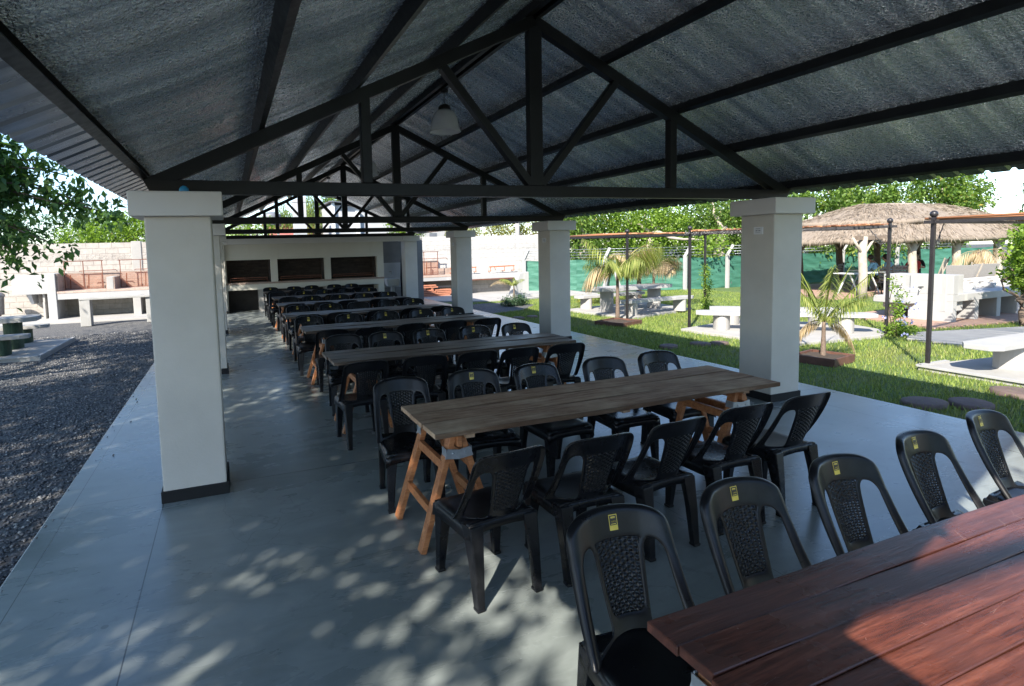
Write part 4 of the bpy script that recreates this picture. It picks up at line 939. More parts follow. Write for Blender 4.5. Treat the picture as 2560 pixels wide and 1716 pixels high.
planter((9.34, 1.92), .36, .34, .13, R(12), 'brown wooden planter box around the nearest young palm'); planter((9.42, 7.5), .44, .42, .1, R(20), 'low brown planter around the ragged palm')
def shrub(name, loc, blobs, mat, n, ls, label, cat, clump=9, cr=.08, stem=True, seed=1, ratio=.5, droop=.1, group=None):
    t = empty(name, loc, 0, label, cat, group); v, f = leaves(blob_points(blobs, n, clump, cr, .3, seed), ls, droop, ratio, seed=seed); arr_mesh('foliage', v, f, M[mat], t)
    if stem:
        g = random.Random(seed); limbs('stem', [(wig((g.uniform(-.05, .05), g.uniform(-.05, .05), -.03), (b[0], b[1], b[2]), 4, .06, seed=i), [.014, .012, .010, .008, .005]) for i, b in enumerate(blobs)], M['twig'], t, 5)
    return t
shrub('bush', (9.45, 13.3, G), [(0, 0, .16, .45, .35, .2), (.25, .1, .14, .3, .3, .17), (-.3, 0, .12, .25, .3, .15)], 'leaf_ground', 2600, .06, 'low grey-green bush on the lawn before the small palm', 'bush')
s = shrub('flowering_shrub', (12.98, 3.0, G), [(0, 0, .15, .24, .24, .16), (.12, .05, .45, .13, .13, .25), (.14, 0, .75, .09, .09, .2), (-.1, 0, 1.1, .06, .06, .18), (.25, -.1, .1, .22, .22, .12)], 'leaf_bright', 1200, .06, 'leafy shrub with pale blue flowers climbing the middle post', 'shrub', seed=3)
v, f = leaves(blob_points([(.15, -.1, .6, .25, .2, .4), (-.1, -.1, .3, .2, .2, .3)], 90, 5, .04, .6, 8), .055, 0, .8, seed=8); arr_mesh('blossom', v, f, M['petal'], s)
shrub('climber', (13.4, 8.55, G), [(0, 0, .25, .15, .15, .25), (.05, 0, .7, .13, .13, .3), (0, 0, 1.1, .14, .14, .25)], 'leaf_bright', 1100, .06, 'yellow-green climber winding up the far lawn post', 'climber', seed=5)
shrub('flower_bed', (11.9, 12.2, G), [(0, 0, .12, .7, .25, .14), (.8, -.3, .1, .4, .2, .12)], 'leaf_yellow', 900, .06, 'low yellowish plants at the foot of the green screen', 'plants', seed=9, stem=False)
# climbing plant at the right edge
t = empty('climbing_plant', (16.55, 2.5, G), 0, 'bright green climbing plant smothering the post at the right edge', 'climber')
limbs('stem', [(wig((0, 0, -.05), (.1, 0, 1.2), 6, .1, seed=1), [.10, .09, .085, .08, .075, .07, .06]), (wig((.1, 0, 1.1), (.35, .2, 2.2), 5, .15, seed=2), [.06, .05, .045, .04, .03, .02]), (wig((0, .1, .6), (-.25, .15, 1.3), 5, .2, seed=3), [.03]*6)], M['bark'], t)
v, f = leaves(blob_points([(.25, 0, 1.75, .55, .5, .55), (.05, 0, 1.15, .42, .4, .35), (.5, 0, 2.2, .6, .5, .4), (.45, -.1, 1.1, .5, .5, .5), (-.15, 0, 1.5, .3, .3, .25)], 4200, 7, .12, .35, 11), .105, .5, .72, seed=11); arr_mesh('foliage', v, f, M['leaf_bright'], t)

# white barbecue and wash basin in the garden
t = empty('barbecue', (15.85, 3.5, G), R(2), 'white garden barbecue with open niches and whitewashed brick back on the right', 'barbecue'); z = lambda q: q-G
m = MB(); m.box(0, 5.2, 0, .95, z(.30), z(.47)); m.build('counter', M['white_wash'], t, .01)
for x in (0, .93, 1.91, 2.86, 3.8, 4.9): 
    m = MB(); m.box(x, x+.18, .0, .93, 0, z(.30)); m.build('pier', M['white_wash'], t, .008)
    if x > 0: m = MB(); m.box(x, x+.14, .5, .82, z(.47), z(.60)); m.build('divider', M['white_wash'], t, .008)
m = MB(); m.box(-.004, .19, -.004, .9, z(.47), z(.93)); m.build('end_wall', M['white_wash'], t, .008)
m = MB(); m.box(.19, 5.2, .82, .95, z(.47), z(.71)); m.build('brick_back', M['white_brick'], t)
m = MB(); m.box(.18, 4.9, .8, .9, 0, z(.29)); m.build('lower_back', M['white_wash'], t)
t = empty('wash_basin', (15.86, 4.35, G), R(-2), 'big white block wash basin with two taps in the garden', 'basin')
m = MB(); m.box(0, .62, -.72, .72, .26, 1.12); m.build('block', M['white_wash'], t, .012)
m = MB(); m.box(-.32, -.002, -.1, .75, .42, .58); m.build('trough', M['white_wash'], t, .01)
for y in (-.45, .5): m = MB(); m.box(.08, .5, y-.13, y+.13, 0, .26); m.build('leg', M['light_concrete'], t, .006)
for y in (-.2, .28):
    m = MB(); m.tube([(0, y, .78), (-.09, y, .8), (-.13, y-.02, .72)], .012, 6); m.bar((-.05, y-.06, .84), (-.05, y+.06, .83), .012, .012); m.bar((-.05, y, .78), (-.05, y, .84), .012, .012); m.build('tap', M['chrome'], t)

# green screen fence with concrete posts
FP = [(12.6, 18.7), (14.6, 17.3), (18.6, 15.1), (21, 14.7), (25, 14.6), (30, 14.2), (38, 13.2)]
t = empty('screen_fence', (20, 15, G), 0, 'green shade-cloth fence behind the garden with barbed wire above', 'fence')
V = []; F = []; k = 0
for (a, b) in zip(FP[:-1], FP[1:]):
    a = Vector((*a, 0)); b = Vector((*b, 0)); n_ = int((b-a).length/.12); nv = 14; nrm = Vector((-(b-a).y, (b-a).x, 0)).normalized()
    for i in range(n_+1):
        p = a.lerp(b, i/n_); sag = .05*math.sin(math.pi*((i*.12) % 2.6)/2.6)
        for q in range(nv+1):
            zz = q/nv*(1.42-sag); wv = .03*math.sin(i*.9+q*1.7)+.025*math.sin(q*2.6-i*.23); c = p+nrm*wv; V.append((c.x-20, c.y-15, zz))
    for i in range(n_):
        for q in range(nv): e = k+i*(nv+1)+q; F.append((e, e+nv+1, e+nv+2, e+1))
    k += (n_+1)*(nv+1)
arr_mesh('shade_cloth', V, F, M['shade_net'], t, True)
m = MB()
for zz in (1.5, 1.62, 1.74, 1.86):
    for (a, b) in zip(FP[:-1], FP[1:]): m.tube([(a[0]-20, a[1]-15.05, zz), (b[0]-20, b[1]-15.05, zz)], .008, 4)
m.build('barbed_wire', M['zinc'], t)
for i, (x, y) in enumerate([(12.6, 18.6), (15.6, 16.65), (18.55, 15.0), (20.6, 14.65), (24.3, 14.5), (27.5, 14.3), (31, 14.0)]):
    m = MB(); m.bar((x-20, y-15.1, -.1), (x-20, y-15.1, 1.5), .13, .13); m.bar((x-20, y-15.1, 1.47), (x-20+.12, y-15.3, 1.9), .12, .12); m.build('concrete_post', M['white_wash'], t, .01)
m = MB(); 
for s in (-1, 1): m.bar((15.85-20+s*.5, 16.4-15, -.1), (15.85-20+s*.06, 16.5-15, 1.2), .12, .12)
m.build('brace', M['white_wash'], t)

# thatched hut
def gazebo():
    cx, cy, rz = 25.3, 10.4, R(-3); t = empty('thatched_hut', (cx, cy, G), rz, 'open hut with a two-tiered thatched roof on tree-trunk posts', 'hut')
    g = np.random.default_rng(4); e0 = 1.98; tiers = [((5.6, 2.8, e0), (4.1, 1.8, e0+.70)), ((4.45, 2.1, e0+.66), (1.95, .22, e0+1.36))]
    for ti, ((ax, ay, z0), (bx_, by_, z1)) in enumerate(tiers):
        def f(u, v):
            th = u*2*math.pi; pw = .55; c, s = math.cos(th), math.sin(th); sx = math.copysign(abs(c)**pw, c); sy = math.copysign(abs(s)**pw, s)
            k = v**.85; r = .05*math.sin(th*9+v*2)+.03*math.sin(th*23+v*5); x = (ax+(bx_-ax)*k)*sx+r*sx; y = (ay+(by_-ay)*k)*sy+r*sy
            return (x, y, z0+(z1-z0)*v+.05*math.sin(math.pi*v)+.03*math.sin(th*13+v*7)*(1-v))
        m = MB(); m.grid(f, 96, 10)
        if ti == 1: m.lathe([(.001, z1+.06), (.5, z1+.05), (1.0, z1)], 20, (0, 0, 0), 2.1, .3)
        o = m.build('thatch', M['straw'], t); md = o.modifiers.new('s', 'SOLIDIFY'); md.thickness = .16; bake(o)
        N = 9000; u = g.random(N); v = g.random(N)**1.2; P = np.array([f(a, b) for a, b in zip(u, v)]); Q = np.array([f(a, max(0, b-.1)) for a, b in zip(u, v)]); D = Q-P; D /= np.linalg.norm(D, axis=1)[:, None]+1e-9
        low = v < .045; D[low] = np.array([0, 0, -1])+D[low]*.01+g.normal(0, .12, (low.sum(), 3))
        out = P.copy(); out[:, 2] += .04; out[:, :2] *= 1.004
        vv, ff = leaves(out, .24, .15, .085, .02, jitter=.2, axis=D, seed=ti+40); arr_mesh('straw', vv, ff, M['straw'], o)
    k = 0
    for x in (-5.1, -2.7, -.4, 1.9, 4.5):
        for y in (-2.3, 2.2):
            m = MB(); h = 2.1; m.tube([(x, y, -.05), (x+.03, y, .8), (x-.02, y+.02, 1.5), (x, y, h)], [.15, .135, .13, .12], 10); o = m.build('post', M['pale_bark' if y < 0 else 'bark'], t); k += 1
            m = MB(); m.tube([(x, y, 1.45), (x-.5, y, 2.05)], .045, 6); m.tube([(x, y, 1.45), (x+.5, y, 2.05)], .045, 6); m.build('brace', M['pale_bark'], o)
    m = MB(); m.bar((-5.4, -2.3, 2.05), (4.9, -2.3, 2.05), .14, .14); m.bar((-5.4, 2.2, 2.05), (4.9, 2.2, 2.05), .14, .14); m.build('eaves_beam', M['bark'], t)
gazebo()
t = empty('hanging_sign', (30.2, 8.3, 1.3), R(-5), 'bright blue and white hanging sign under the hut eaves', 'sign'); m = MB(); m.box(-.62, .62, -.02, .02, -.16, .02); m.build('panel', M['blue_plastic'], t); m = MB(); m.box(-.66, .66, -.015, .015, .02, .2); m.build('header', M['plate_white'], t)
def folding_chair(x, y, rz, label):
    t = empty('folding_chair', (x, y, G+.06), rz, label, 'chair', 'folding chairs at the thatched hut'); b = M['black_iron']
    for s in (-1, 1):
        m = MB(); m.bar((s*.22, -.25, 0), (s*.22, .12, 1.02), .03, .03); m.build('back_leg', b, t); m = MB(); m.bar((s*.2, .38, 0), (s*.2, -.1, .62), .03, .03); m.build('front_leg', b, t)
    m = MB()
    for k in range(5): q = .55+.1*k; m.bar((-.22, -.25+.37*q/1.02, q), (.22, -.25+.37*q/1.02, q), .025, .075)
    m.build('slat_back', b, t); m = MB()
    for k in range(4): m.bar((-.2, -.02+.09*k, .45), (.2, -.02+.09*k, .45), .07, .02)
    m.build('seat', b, t)
folding_chair(21.2, 8.3, R(100), 'black folding chair leaning beside the first hut post'); folding_chair(18.2, 9.6, R(60), 'black folding chair at the column side of the hut'); folding_chair(22.6, 11.0, R(190), 'dark folding chair standing under the hut')
folding_chair(26.6, 8.4, R(20), 'dark folding chair at the front edge under the hut'); folding_chair(27.6, 8.8, R(-30), 'dark folding chair at the right under the hut'); folding_chair(22.2, 8.5, R(150), 'dark folding chair beside the white folding table')
def canvas_chair(x, y, rz, label, sc_=1):
    t = empty('canvas_chair', (x, y, G+.06), rz, label, 'chair', 'canvas chairs under the hut')
    m = MB(); m.hexa([(-.27, .0, .5), (.27, .0, .5), (.27, .03, .5), (-.27, .03, .5)], [(-.40, -.2, 1.15), (.40, -.2, 1.15), (.40, -.17, 1.15), (-.40, -.17, 1.15)]); m.build('back', M['canvas'], t, .01)
    m = MB(); m.box(-.32, .32, 0, .5, .44, .5); m.build('seat', M['canvas'], t, .01)
    for s in (-1, 1): m = MB(); m.bar((s*.34, .45, 0), (s*.34, -.02, .5), .035, .035); m.bar((s*.34, -.05, 0), (s*.34, .48, .48), .035, .035); m.bar((s*.36, .0, .5), (s*.48, -.21, 1.2), .03, .03); m.build('frame', M['pale_bark'], t)
canvas_chair(19.55, 5.35, R(-35), 'grey canvas chair just behind the garden barbecue, left one'); canvas_chair(20.75, 5.4, R(-20), 'grey canvas chair just behind the garden barbecue, right one'); canvas_chair(24.4, 8.45, R(20), 'light canvas chair facing the hut table beside the red top')
def hut_table(x, y, rz, L, label):
    t = empty('folding_table', (x, y, G+.06), rz, label, 'table', 'tables under the hut'); m = MB(); m.box(-L, L, -.38, .38, .72, .75); m.build('top', M['plate_white'], t, .006)
    for s in (-1, 1):
        for q in (-1, 1): m = MB(); m.bar((s*(L-.3)-q*.22, q*.22, 0), (s*(L-.3)+q*.22, q*.22, .72), .035, .035); m.build('leg', M['plate_white'], t)
hut_table(21.3, 9.3, R(-4), .8, 'white folding table at the left end under the hut'); hut_table(24.2, 10.25, R(-4), 1.5, 'white table where the people sit under the hut')

# people seated at the far table (small in the picture)
def person(x, y, rz, cloth, label, lean=.12, hairlong=False, base=G+.06, arm=.5):
    t = empty('person', (x, y, base), rz, label, 'person', 'people seated under the hut')
    J = {'hip': (0, 0, .5), 'waist': (0, .02+lean*.2, .68), 'chest': (0, .03+lean*.7, .90), 'neckb': (0, .02+lean, 1.04), 'neck': (0, .03+lean*1.1, 1.10)}
    E_ = [('hip', 'waist'), ('waist', 'chest'), ('chest', 'neckb'), ('neckb', 'neck')]; rad = {'hip': (.17, .13), 'waist': (.15, .11), 'chest': (.18, .12), 'neckb': (.11, .08), 'neck': (.055, .055)}
    for s, n_ in ((-1, 'L'), (1, 'R')):
        J.update({n_+'sh': (s*.18, .02+lean, 1.0), n_+'el': (s*.25, .16+lean, .76), n_+'wr': (s*.12, .36+lean, .82), n_+'hd': (s*.10, .43+lean, .83), n_+'kn': (s*.12, .44, .50), n_+'an': (s*.12, .44, .08), n_+'ft': (s*.12, .60, .03)})
        rad.update({n_+'sh': (.07, .07), n_+'el': (.05, .05), n_+'wr': (.034, .034), n_+'hd': (.04, .03), n_+'kn': (.075, .075), n_+'an': (.045, .045), n_+'ft': (.045, .03)})
        E_ += [('neckb', n_+'sh'), (n_+'sh', n_+'el'), (n_+'el', n_+'wr'), (n_+'wr', n_+'hd'), ('hip', n_+'kn'), (n_+'kn', n_+'an'), (n_+'an', n_+'ft')]
    J['head'] = (0, .06+lean*1.2, 1.24); J['crown'] = (0, .05+lean*1.2, 1.30); J['chin'] = (0, .10+lean*1.2, 1.17); rad.update({'head': (.088, .10), 'crown': (.07, .08), 'chin': (.05, .05)}); E_ += [('neck', 'chin'), ('chin', 'head'), ('head', 'crown')]
    ks = list(J); me = bpy.data.meshes.new('body'); me.from_pydata([J[k] for k in ks], [(ks.index(a), ks.index(b)) for a, b in E_], []); o = link('body', me, t, M['skin'])
    md = o.modifiers.new('skin', 'SKIN'); sv = me.skin_vertices[0].data
    for i, k in enumerate(ks): sv[i].radius = rad[k]
    sv[0].use_root = True; md = o.modifiers.new('sub', 'SUBSURF'); md.levels = 2; bake(o); o.data.materials.clear(); o.data.materials.append(M['skin']); o.data.materials.append(M[cloth]); o.data.materials.append(M['dark_cloth'])
    for p in o.data.polygons:
        c = p.center; p.use_smooth = True; p.material_index = 0 if (c.z > 1.06 or (abs(c.y-lean) > .22 and c.z > .7 and c.z < .95) ) else (2 if c.z < .58 and c.y > -.3 else 1)
    m = MB(); hc = (0, .035+lean*1.2, 1.265); m.ball(hc, .105, 10)
    if hairlong: m.tube([(0, hc[1]-.05, 1.25), (0, hc[1]-.10, 1.12), (0, hc[1]-.10, .98)], [.09, .08, .05], 10)
    m.build('hair', M['hair'], t)
    m = MB(); m.ball((-.035, .16+lean*1.2, 1.245), .012, 6); m.ball((.035, .16+lean*1.2, 1.245), .012, 6); m.build('eyes', M['hair'], t)
    m = MB(); m.bar((0, .15+lean*1.2, 1.24), (0, .175+lean*1.2, 1.205), .02, .02); m.build('nose', M['skin'], t)
    b = empty('stool', (x, y, base), rz, 'low seat under the ' + label, 'stool', 'seats of the people under the hut'); m = MB(); m.box(-.2, .2, -.2, .2, .40, .44); m.build('seat', M['bark'], b, .01)
    for sx in (-1, 1):
        for sy in (-1, 1): m = MB(); m.bar((sx*.17, sy*.17, 0), (sx*.17, sy*.17, .40), .04, .04); m.build('leg', M['bark'], b)
person(24.5, 9.3, R(-30), 'red_cloth', 'woman in a red top seated left at the hut table', .1, True); person(25.75, 10.0, R(120), 'dark_cloth', 'person in dark clothes seated across from the woman in red', .05)
person(23.45, 9.35, R(20), 'blue_cloth', 'person in pale blue bent over the hut table', .25); person(22.75, 9.4, R(25), 'blue_cloth', 'person in pale blue leaning forward beside the hut post', .28)

# ================================================================== BUILDINGS BEHIND THE WALL
t = empty('house', (5.6, 27, G), 0, 'grey gabled house behind the barbecue wall', 'house', 'houses beyond the back wall')
m = MB(); w_ = [(-1.15, 0), (3.2, 0), (3.2, 3.95), (.75, 4.45), (-1.15, 4.6)]; m.hexa([(x+1, 0, z) for x, z in w_], [(x+1, 6, z) for x, z in w_]); m.build('wall', M['grey_render'], t)
m = MB(); m.box(1.15, 1.35, -.25, -.02, 0, 4.25); m.build('downpipe', M['plate_white'], t); m = MB(); m.bar((-.3, 2.8, 4.75), (1.85, 2.8, 4.62), 6.4, .06); m.bar((1.85, 2.8, 4.62), (4.35, 2.8, 4.1), 6.4, .06); m.build('roof', M['tank_grey'], t)
m = MB(); m.box(-.15, 0, -.2, -.02, 0, 4.7); m.build('corner_post', M['plate_white'], t)
t = empty('house', (4.0, 30, G), 0, 'low house with a red tin roof behind the barbecue wall', 'house', 'houses beyond the back wall')
m = MB(); m.box(-1.6, 2.8, 0, 5, 0, 2.6); m.build('wall', M['light_concrete'], t); m = MB(); m.hexa([(-1.8, -.5, 2.62), (3.0, -.5, 2.62), (3.0, 4, 3.95), (-1.8, 4, 3.95)], [(-1.8, -.5, 2.68), (3.0, -.5, 2.68), (3.0, 4, 4.01), (-1.8, 4, 4.01)]); m.build('roof', M['red_tin'], t)
t = empty('house', (1.0, 28, G), 0, 'small grey rendered house at the left behind the barbecue wall', 'house', 'houses beyond the back wall')
m = MB(); m.box(-.45, .3, 0, 3, 0, 3.75); m.build('wall', M['grey_render'], t); m = MB(); m.box(.3, .5, -.05, .3, 0, 3.75); m.build('white_corner', M['plate_white'], t); m = MB(); m.box(-.55, .6, -.15, 3.2, 3.752, 3.85); m.build('roof', M['tank_grey'], t)
t = empty('chimney_tower', (3.7, 26, G), 0, 'grey rendered tower rising behind the barbecue wall', 'tower'); m = MB(); m.hexa([(-.34, 0, 0), (.3, 0, 0), (.3, .6, 0), (-.34, .6, 0)], [(-.34, 0, 4.75), (.3, 0, 4.95), (.3, .6, 4.95), (-.34, .6, 4.75)]); m.build('shaft', M['grey_render'], t, .01)
t = empty('water_tank', (2.45, 28.5, G), 0, 'grey water tank on a stand seen through the trusses', 'water tank'); m = MB(); m.lathe([(.001, 3.55), (.48, 3.55), (.5, 3.75), (.46, 3.8), (.5, 4.05), (.45, 4.2), (.2, 4.3), (.001, 4.32)], 18); m.build('tank', M['tank_grey'], t)
for q in (-.3, .3): m = MB(); m.bar((q, 0, 0), (q, 0, 3.55), .12, .12); m.build('leg', M['light_concrete'], t)
t = empty('roadside_house', (9.8, 31, G), 0, 'pale house with dark windows beyond the whitewashed wall', 'house', 'houses beyond the back wall')
m = MB(); m.box(-1.6, 4.0, 0, 4, 0, 3.5); m.build('wall', M['white_wash'], t)
for q in (-.6, 1.2, 2.6): m = MB(); m.box(q, q+.5, -.03, .02, 2.3, 3.1); m.build('window', M['tank_grey'], t)
t = empty('utility_pole', (13.4, 20.6, G), 0, 'pale concrete pole rising above the whitewashed wall', 'pole'); m = MB(); m.tube([(0, 0, 0), (0, 0, 5.5)], [.13, .1], 10); m.build('shaft', M['light_concrete'], t)
t = empty('overhead_cable', (-3, 22, 4), 0, 'thin black cable crossing the sky above the left hedge', 'cable'); m = MB(); m.tube([(-14, 0, .1), (-7, 0, -.05), (0, 0, -.02), (9, 0, .15)], .012, 5); m.build('wire', M['black_iron'], t)

# ================================================================== TREES
# large trees left of the pavilion: they shade the gravel and dapple the floor
def big_tree(x, y, blobs, n, label, seed, ls=.16):
    return tree('shade_tree', (x, y, G), [(x+a, y+b, c, d, e, f) for a, b, c, d, e, f in blobs], 'leaf_mid', n, ls, label, group='shade trees beside the gravel yard', trunk_r=.22, fork=3.0, clump=70, cr=.5, ratio=.62, droop=.5, shell=.15, seed=seed)
BT = [(0, 0, 6.3, 2.8, 2.6, 1.3), (1.6, 1.2, 5.6, 2.2, 2.0, 1.1), (1.4, -1.6, 5.8, 2.2, 2.1, 1.1), (-1.8, .4, 5.9, 2.2, 2.2, 1.2), (.2, -.2, 7.4, 2.2, 2.2, 1.0)]
big_tree(-6.6, -5.6, BT+[(6.2, -2.4, 5.6, .8, .9, .5)], 16500, 'broad shade tree at the near end of the gravel yard', 21)
big_tree(-7.4, -.6, BT+[(3.0, -2.6, 5.5, 1.8, 1.8, .9)], 20000, 'broad shade tree midway along the gravel yard', 22)
big_tree(-7.6, 4.4, BT, 6500, 'broad shade tree at the far end of the gravel yard', 23)
tree('shade_tree', (2.5, -15, G), [(1.5, -15, 3.4, 2.4, 1.8, 2.2), (4.5, -15, 3.6, 2.6, 1.8, 2.4)], 'leaf_dark', 5000, .24, 'unseen dense tree added behind the viewpoint to darken reflections', group='trees added behind the viewpoint', cr=.4, seed=81)  # this and the next: unseen trees added to darken the ground and reflections
tree('shade_tree', (10, -13, G), [(9, -13, 3.2, 2.6, 1.8, 2.2), (12.5, -12, 3.4, 2.6, 1.8, 2.3)], 'leaf_dark', 5000, .24, 'unseen dense tree added behind the viewpoint on the garden side to darken reflections', group='trees added behind the viewpoint', cr=.4, seed=82)
# the tree whose boughs hang into the upper left of the view
t = empty('overhanging_tree', (-6.4, 7.6, G), 0, 'dark leafy tree whose boughs hang in at the upper left', 'tree'); o = Vector((-6.4, 7.6, G)); P = []; C = []
P.append((wig((0, 0, -.1), (.3, 0, 3.1), 6, .12, seed=3), [.2, .18, .17, .16, .15, .14, .13]))
ends = [(-2.05, 7.0, 2.75), (-2.4, 7.1, 3.3), (-2.75, 7.2, 2.85), (-2.95, 6.9, 2.35), (-1.72, 7.0, 2.62), (-3.0, 7.1, 3.75), (-3.25, 7.0, 2.05), (-2.62, 6.8, 2.12), (-3.3, 7.3, 3.1), (-2.25, 7.3, 2.95), (-3.4, 6.6, 2.75), (-3.1, 7.4, 3.45), (-3.6, 7, 3.9), (-3.5, 6.7, 3.4), (-3.55, 7.3, 2.4), (-2.7, 7.0, 3.55)]
gl = np.random.default_rng(77)
for i, e in enumerate(ends):
    e = Vector(e); s0 = Vector((.3, 0, 3.1+gl.uniform(-.4, .5))); q = wig(s0, e-o, 8, .28, .25, seed=50+i); P.append((q, [.05*(1-k/9)+.005 for k in range(9)]))
    for k in range(3, 9):
        for _ in range(7 if k < 7 else 8):
            c = q[k]+Vector(gl.normal(0, .17, 3)); c.z -= .05
            for _ in range(7): C.append(c+Vector(gl.normal(0, .055, 3)))
for _ in range(5200):     # the rest of the crown, outside the picture and its left margin
    if _ % 2: C.append(Vector((1.7, 2.6, 6.0))+Vector((gl.normal(0, .9), gl.normal(0, 1.1), gl.normal(0, .35))))
    C.append(Vector((gl.normal(-.2, 1.5), gl.normal(0, 1.6), gl.normal(4.6, .9))) if gl.random() < .75 else Vector((gl.normal(2.55, .33), gl.normal(-.4, .5), gl.normal(3.4, .75))))
limbs('trunk', P, M['bark'], t, 6); v, f = leaves([tuple(c) for c in C], .15, .75, .5, seed=9); arr_mesh('crown', v, f, M['leaf_dark'], t)
# beyond the back wall, left
tree('hedge_bush', (-4.0, 20.8, G), [(-5.1, 20.8, 2.5, .9, .8, .7), (-4.0, 20.9, 2.7, 1.1, .9, .8), (-2.9, 20.8, 2.65, 1.1, .9, .85), (-1.9, 20.8, 2.6, .9, .8, .8), (-3.4, 20.9, 3.1, .7, .6, .5)], 'leaf_bright', 8500, .11, 'bright lime-green bush above the left wall', 'bush', cr=.16, seed=31, droop=0)
tree('dark_tree', (-8.6, 26, G), [(-9.6, 26, 2.9, 1.5, 1.2, 1.2), (-8.2, 26.4, 3.4, 1.2, 1.1, .9), (-10.5, 26, 3.9, 1.3, 1.2, 1.0)], 'leaf_blue', 4200, .15, 'blue-green tree behind the left wall, leftmost', group='trees beyond the wall', seed=32)
tree('dark_tree', (-6.0, 27.5, G), [(-6.6, 27.5, 2.9, 1.2, 1.1, 1.1), (-5.6, 27.6, 3.5, 1.1, 1.0, .9), (-5.0, 27.4, 2.9, 1.0, 1.0, 1.0)], 'leaf_blue', 4200, .15, 'grey-green tree behind the left wall, beside the lime bush', group='trees beyond the wall', seed=33)
tree('dark_tree', (-2.9, 28, G), [(-3.2, 28, 3.5, .9, .9, 1.0), (-2.5, 28, 3.9, .8, .8, .7)], 'leaf_mid', 2600, .15, 'small tree poking up behind the lime bush', group='trees beyond the wall', seed=34)
# seen through the trusses
def willow(x, y, h, rx, n, label, seed):
    t = empty('willow', (x, y, G), 0, label, 'tree', 'willows beyond the barbecue'); g = np.random.default_rng(seed); P = [(wig((0, 0, -.1), (0, 0, h*.75), 5, .15, seed=seed), [.15, .14, .13, .12, .1, .06])]; C = []; A = []
    for k in range(n):
        a = g.random()*6.28; r = rx*g.random()**.5; top = h*(1-.25*(r/rx)**2)*g.uniform(.85, 1.0); L = g.uniform(.8, 2.0)
        for q in range(16): s = q/16; C.append((r*math.cos(a)+.08*math.sin(s*5+k), r*math.sin(a), top-L*s)); A.append((g.normal(0, .2), g.normal(0, .2), -1))
    limbs('trunk', P, M['bark'], t); v, f = leaves(C, .2, .3, .2, axis=A, seed=seed); arr_mesh('crown', v, f, M['leaf_willow'], t)
willow(3.4, 33, 5.4, .95, 260, 'slim drooping willow seen through the trusses, left', 41); willow(4.9, 31, 5.8, 1.0, 300, 'drooping willow seen through the trusses, centre', 42)
tree('street_tree', (6.3, 32, G), [(6.2, 32, 4.5, .9, .8, .8), (6.9, 32, 4.9, .7, .7, .6)], 'leaf_mid', 2200, .16, 'green tree seen through the trusses beside the grey house', seed=43)
tree('street_tree', (.9, 24.5, G), [(.6, 24.5, 2.7, .6, .5, .6), (1.6, 24.6, 3.1, .7, .5, .5)], 'leaf_bright', 2600, .12, 'light green tree low behind the barbecue wall', seed=44)
tree('street_tree', (9.4, 25, G), [(9.3, 25, 3.1, .9, .7, .7), (8.5, 25, 3.2, .6, .5, .5)], 'leaf_bright', 2400, .13, 'light green tree under the right end of the trusses', seed=45)
tree('hedge', (13.0, 21.4, G), [(10.8, 21.4, 2.6, .9, .7, .45), (12.0, 21.4, 2.75, 1.1, .8, .5), (13.3, 21.4, 2.75, 1.1, .8, .5), (14.7, 21.4, 2.8, 1.2, .8, .5), (16.0, 21.3, 2.6, 1.0, .8, .5)], 'leaf_yellow', 7500, .10, 'yellow-green clipped hedge above the whitewashed wall', 'hedge', cr=.14, seed=46, droop=0)
# wood behind the screen fence
def wt(x, y, bl, n, mat, ls, label, seed, tr=.2, bark='pale_bark', cr=.3): return tree('tree', (x, y, G), [(x+a, y+b, c, d, e, f) for a, b, c, d, e, f in bl], mat, n, ls, label, group='trees behind the screen fence', trunk_r=tr, bark=bark, fork=2.6, cr=cr, seed=seed, droop=.4, ratio=.55)
wt(16.6, 19.8, [(0, 0, 2.0, 1.4, 1.0, 1.2), (.4, .3, 3.4, 1.6, 1.2, 1.2), (-1.0, .2, 3.2, 1.2, 1.0, 1.0), (1.2, 0, 1.3, 1.0, .8, 1.0)], 7500, 'leaf_mid', .15, 'dense tree behind the screen beside the second right column', 61)
wt(20.3, 19.4, [(-.6, -4.7, 1.75, .8, .5, .45), (0, 0, 1.8, 1.7, 1.1, 1.2), (.3, .4, 3.3, 1.9, 1.3, 1.2), (-1.4, .2, 3.0, 1.3, 1.0, 1.0), (1.3, 0, 2.6, 1.4, 1.0, 1.0)], 9000, 'leaf_bright', .15, 'leafy light green tree behind the screen, centre of the garden', 62)
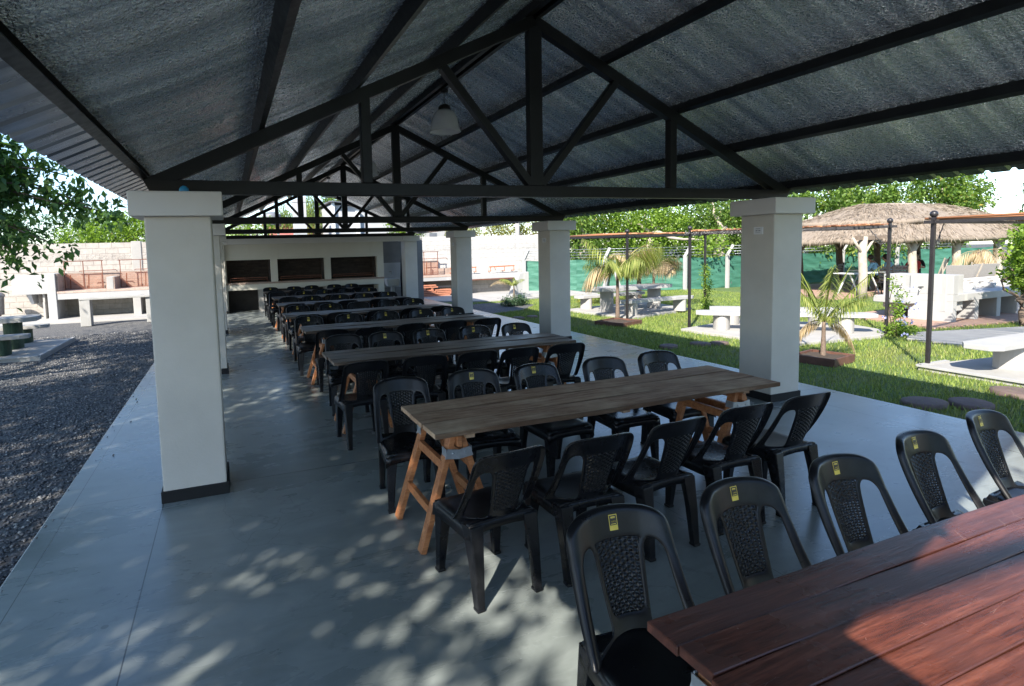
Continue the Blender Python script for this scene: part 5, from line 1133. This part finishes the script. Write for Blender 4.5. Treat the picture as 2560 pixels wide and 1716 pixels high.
wt(24.4, 19.0, [(2.4, -4.3, 1.7, 1.3, .6, .55), (-.6, 0, 1.7, 1.6, 1.1, 1.1), (.2, .4, 3.6, 2.1, 1.3, 1.3), (1.4, .2, 2.4, 1.5, 1.0, 1.1)], 9000, 'leaf_mid', .16, 'tree with a bare pale trunk behind the screen fence', 63, .28)
wt(28.6, 18.4, [(.4, -4.0, 1.5, 1.5, .6, .6), (0, 0, 2.2, 1.8, 1.2, 1.3), (.3, .3, 3.8, 2.1, 1.3, 1.2), (-1.6, 0, 3.4, 1.4, 1.0, 1.0)], 8500, 'leaf_mid', .17, 'green tree at the left end behind the thatched hut', 64)
wt(34.0, 18.0, [(-3.2, -3.8, 1.5, 1.5, .6, .6), (0, 0, 3.0, 2.6, 1.5, 1.9), (-2.2, .3, 4.3, 2.2, 1.3, 1.2), (1.6, .2, 4.6, 2.2, 1.3, 1.3), (3.2, 0, 3.4, 1.7, 1.2, 1.5)], 12500, 'leaf_mid', .2, 'large spreading tree behind the thatched hut', 65, .3)
wt(40.5, 17.0, [(0, 0, 3.0, 2.4, 1.5, 2.0), (-.5, .2, 5.1, 2.4, 1.3, 1.2), (2.2, .2, 4.2, 1.8, 1.2, 1.4)], 9500, 'leaf_mid', .22, 'tree with feathery outline above the right end of the hut', 66, .3)
wt(48, 15.0, [(0, 0, 3.4, 2.2, 1.5, 2.2), (1, .2, 5.6, 1.8, 1.3, 1.4)], 6500, 'leaf_blue', .24, 'blue-green tree at the far right edge', 67, .3)
for i, (x, y, c) in enumerate([(18.3, 22.5, 'leaf_dark'), (23.0, 22.5, 'leaf_dark'), (27.5, 22.0, 'leaf_dark'), (31.5, 21.6, 'leaf_dark'), (37, 20.8, 'leaf_dark')]):
    wt(x, y, [(-1.2, 0, 1.6, 1.9, 1.0, 1.6), (1.2, 0, 1.9, 1.9, 1.0, 1.6), (0, 0, 3.4, 2.2, 1.1, 1.3)], 4200, c, .24, 'dark tree deep in the wood, %s' % ['beside the second right column', 'left of the pale trunk', 'behind the nearest right column', 'left of the hut', 'behind the hut ridge'][i], 70+i, cr=.4)
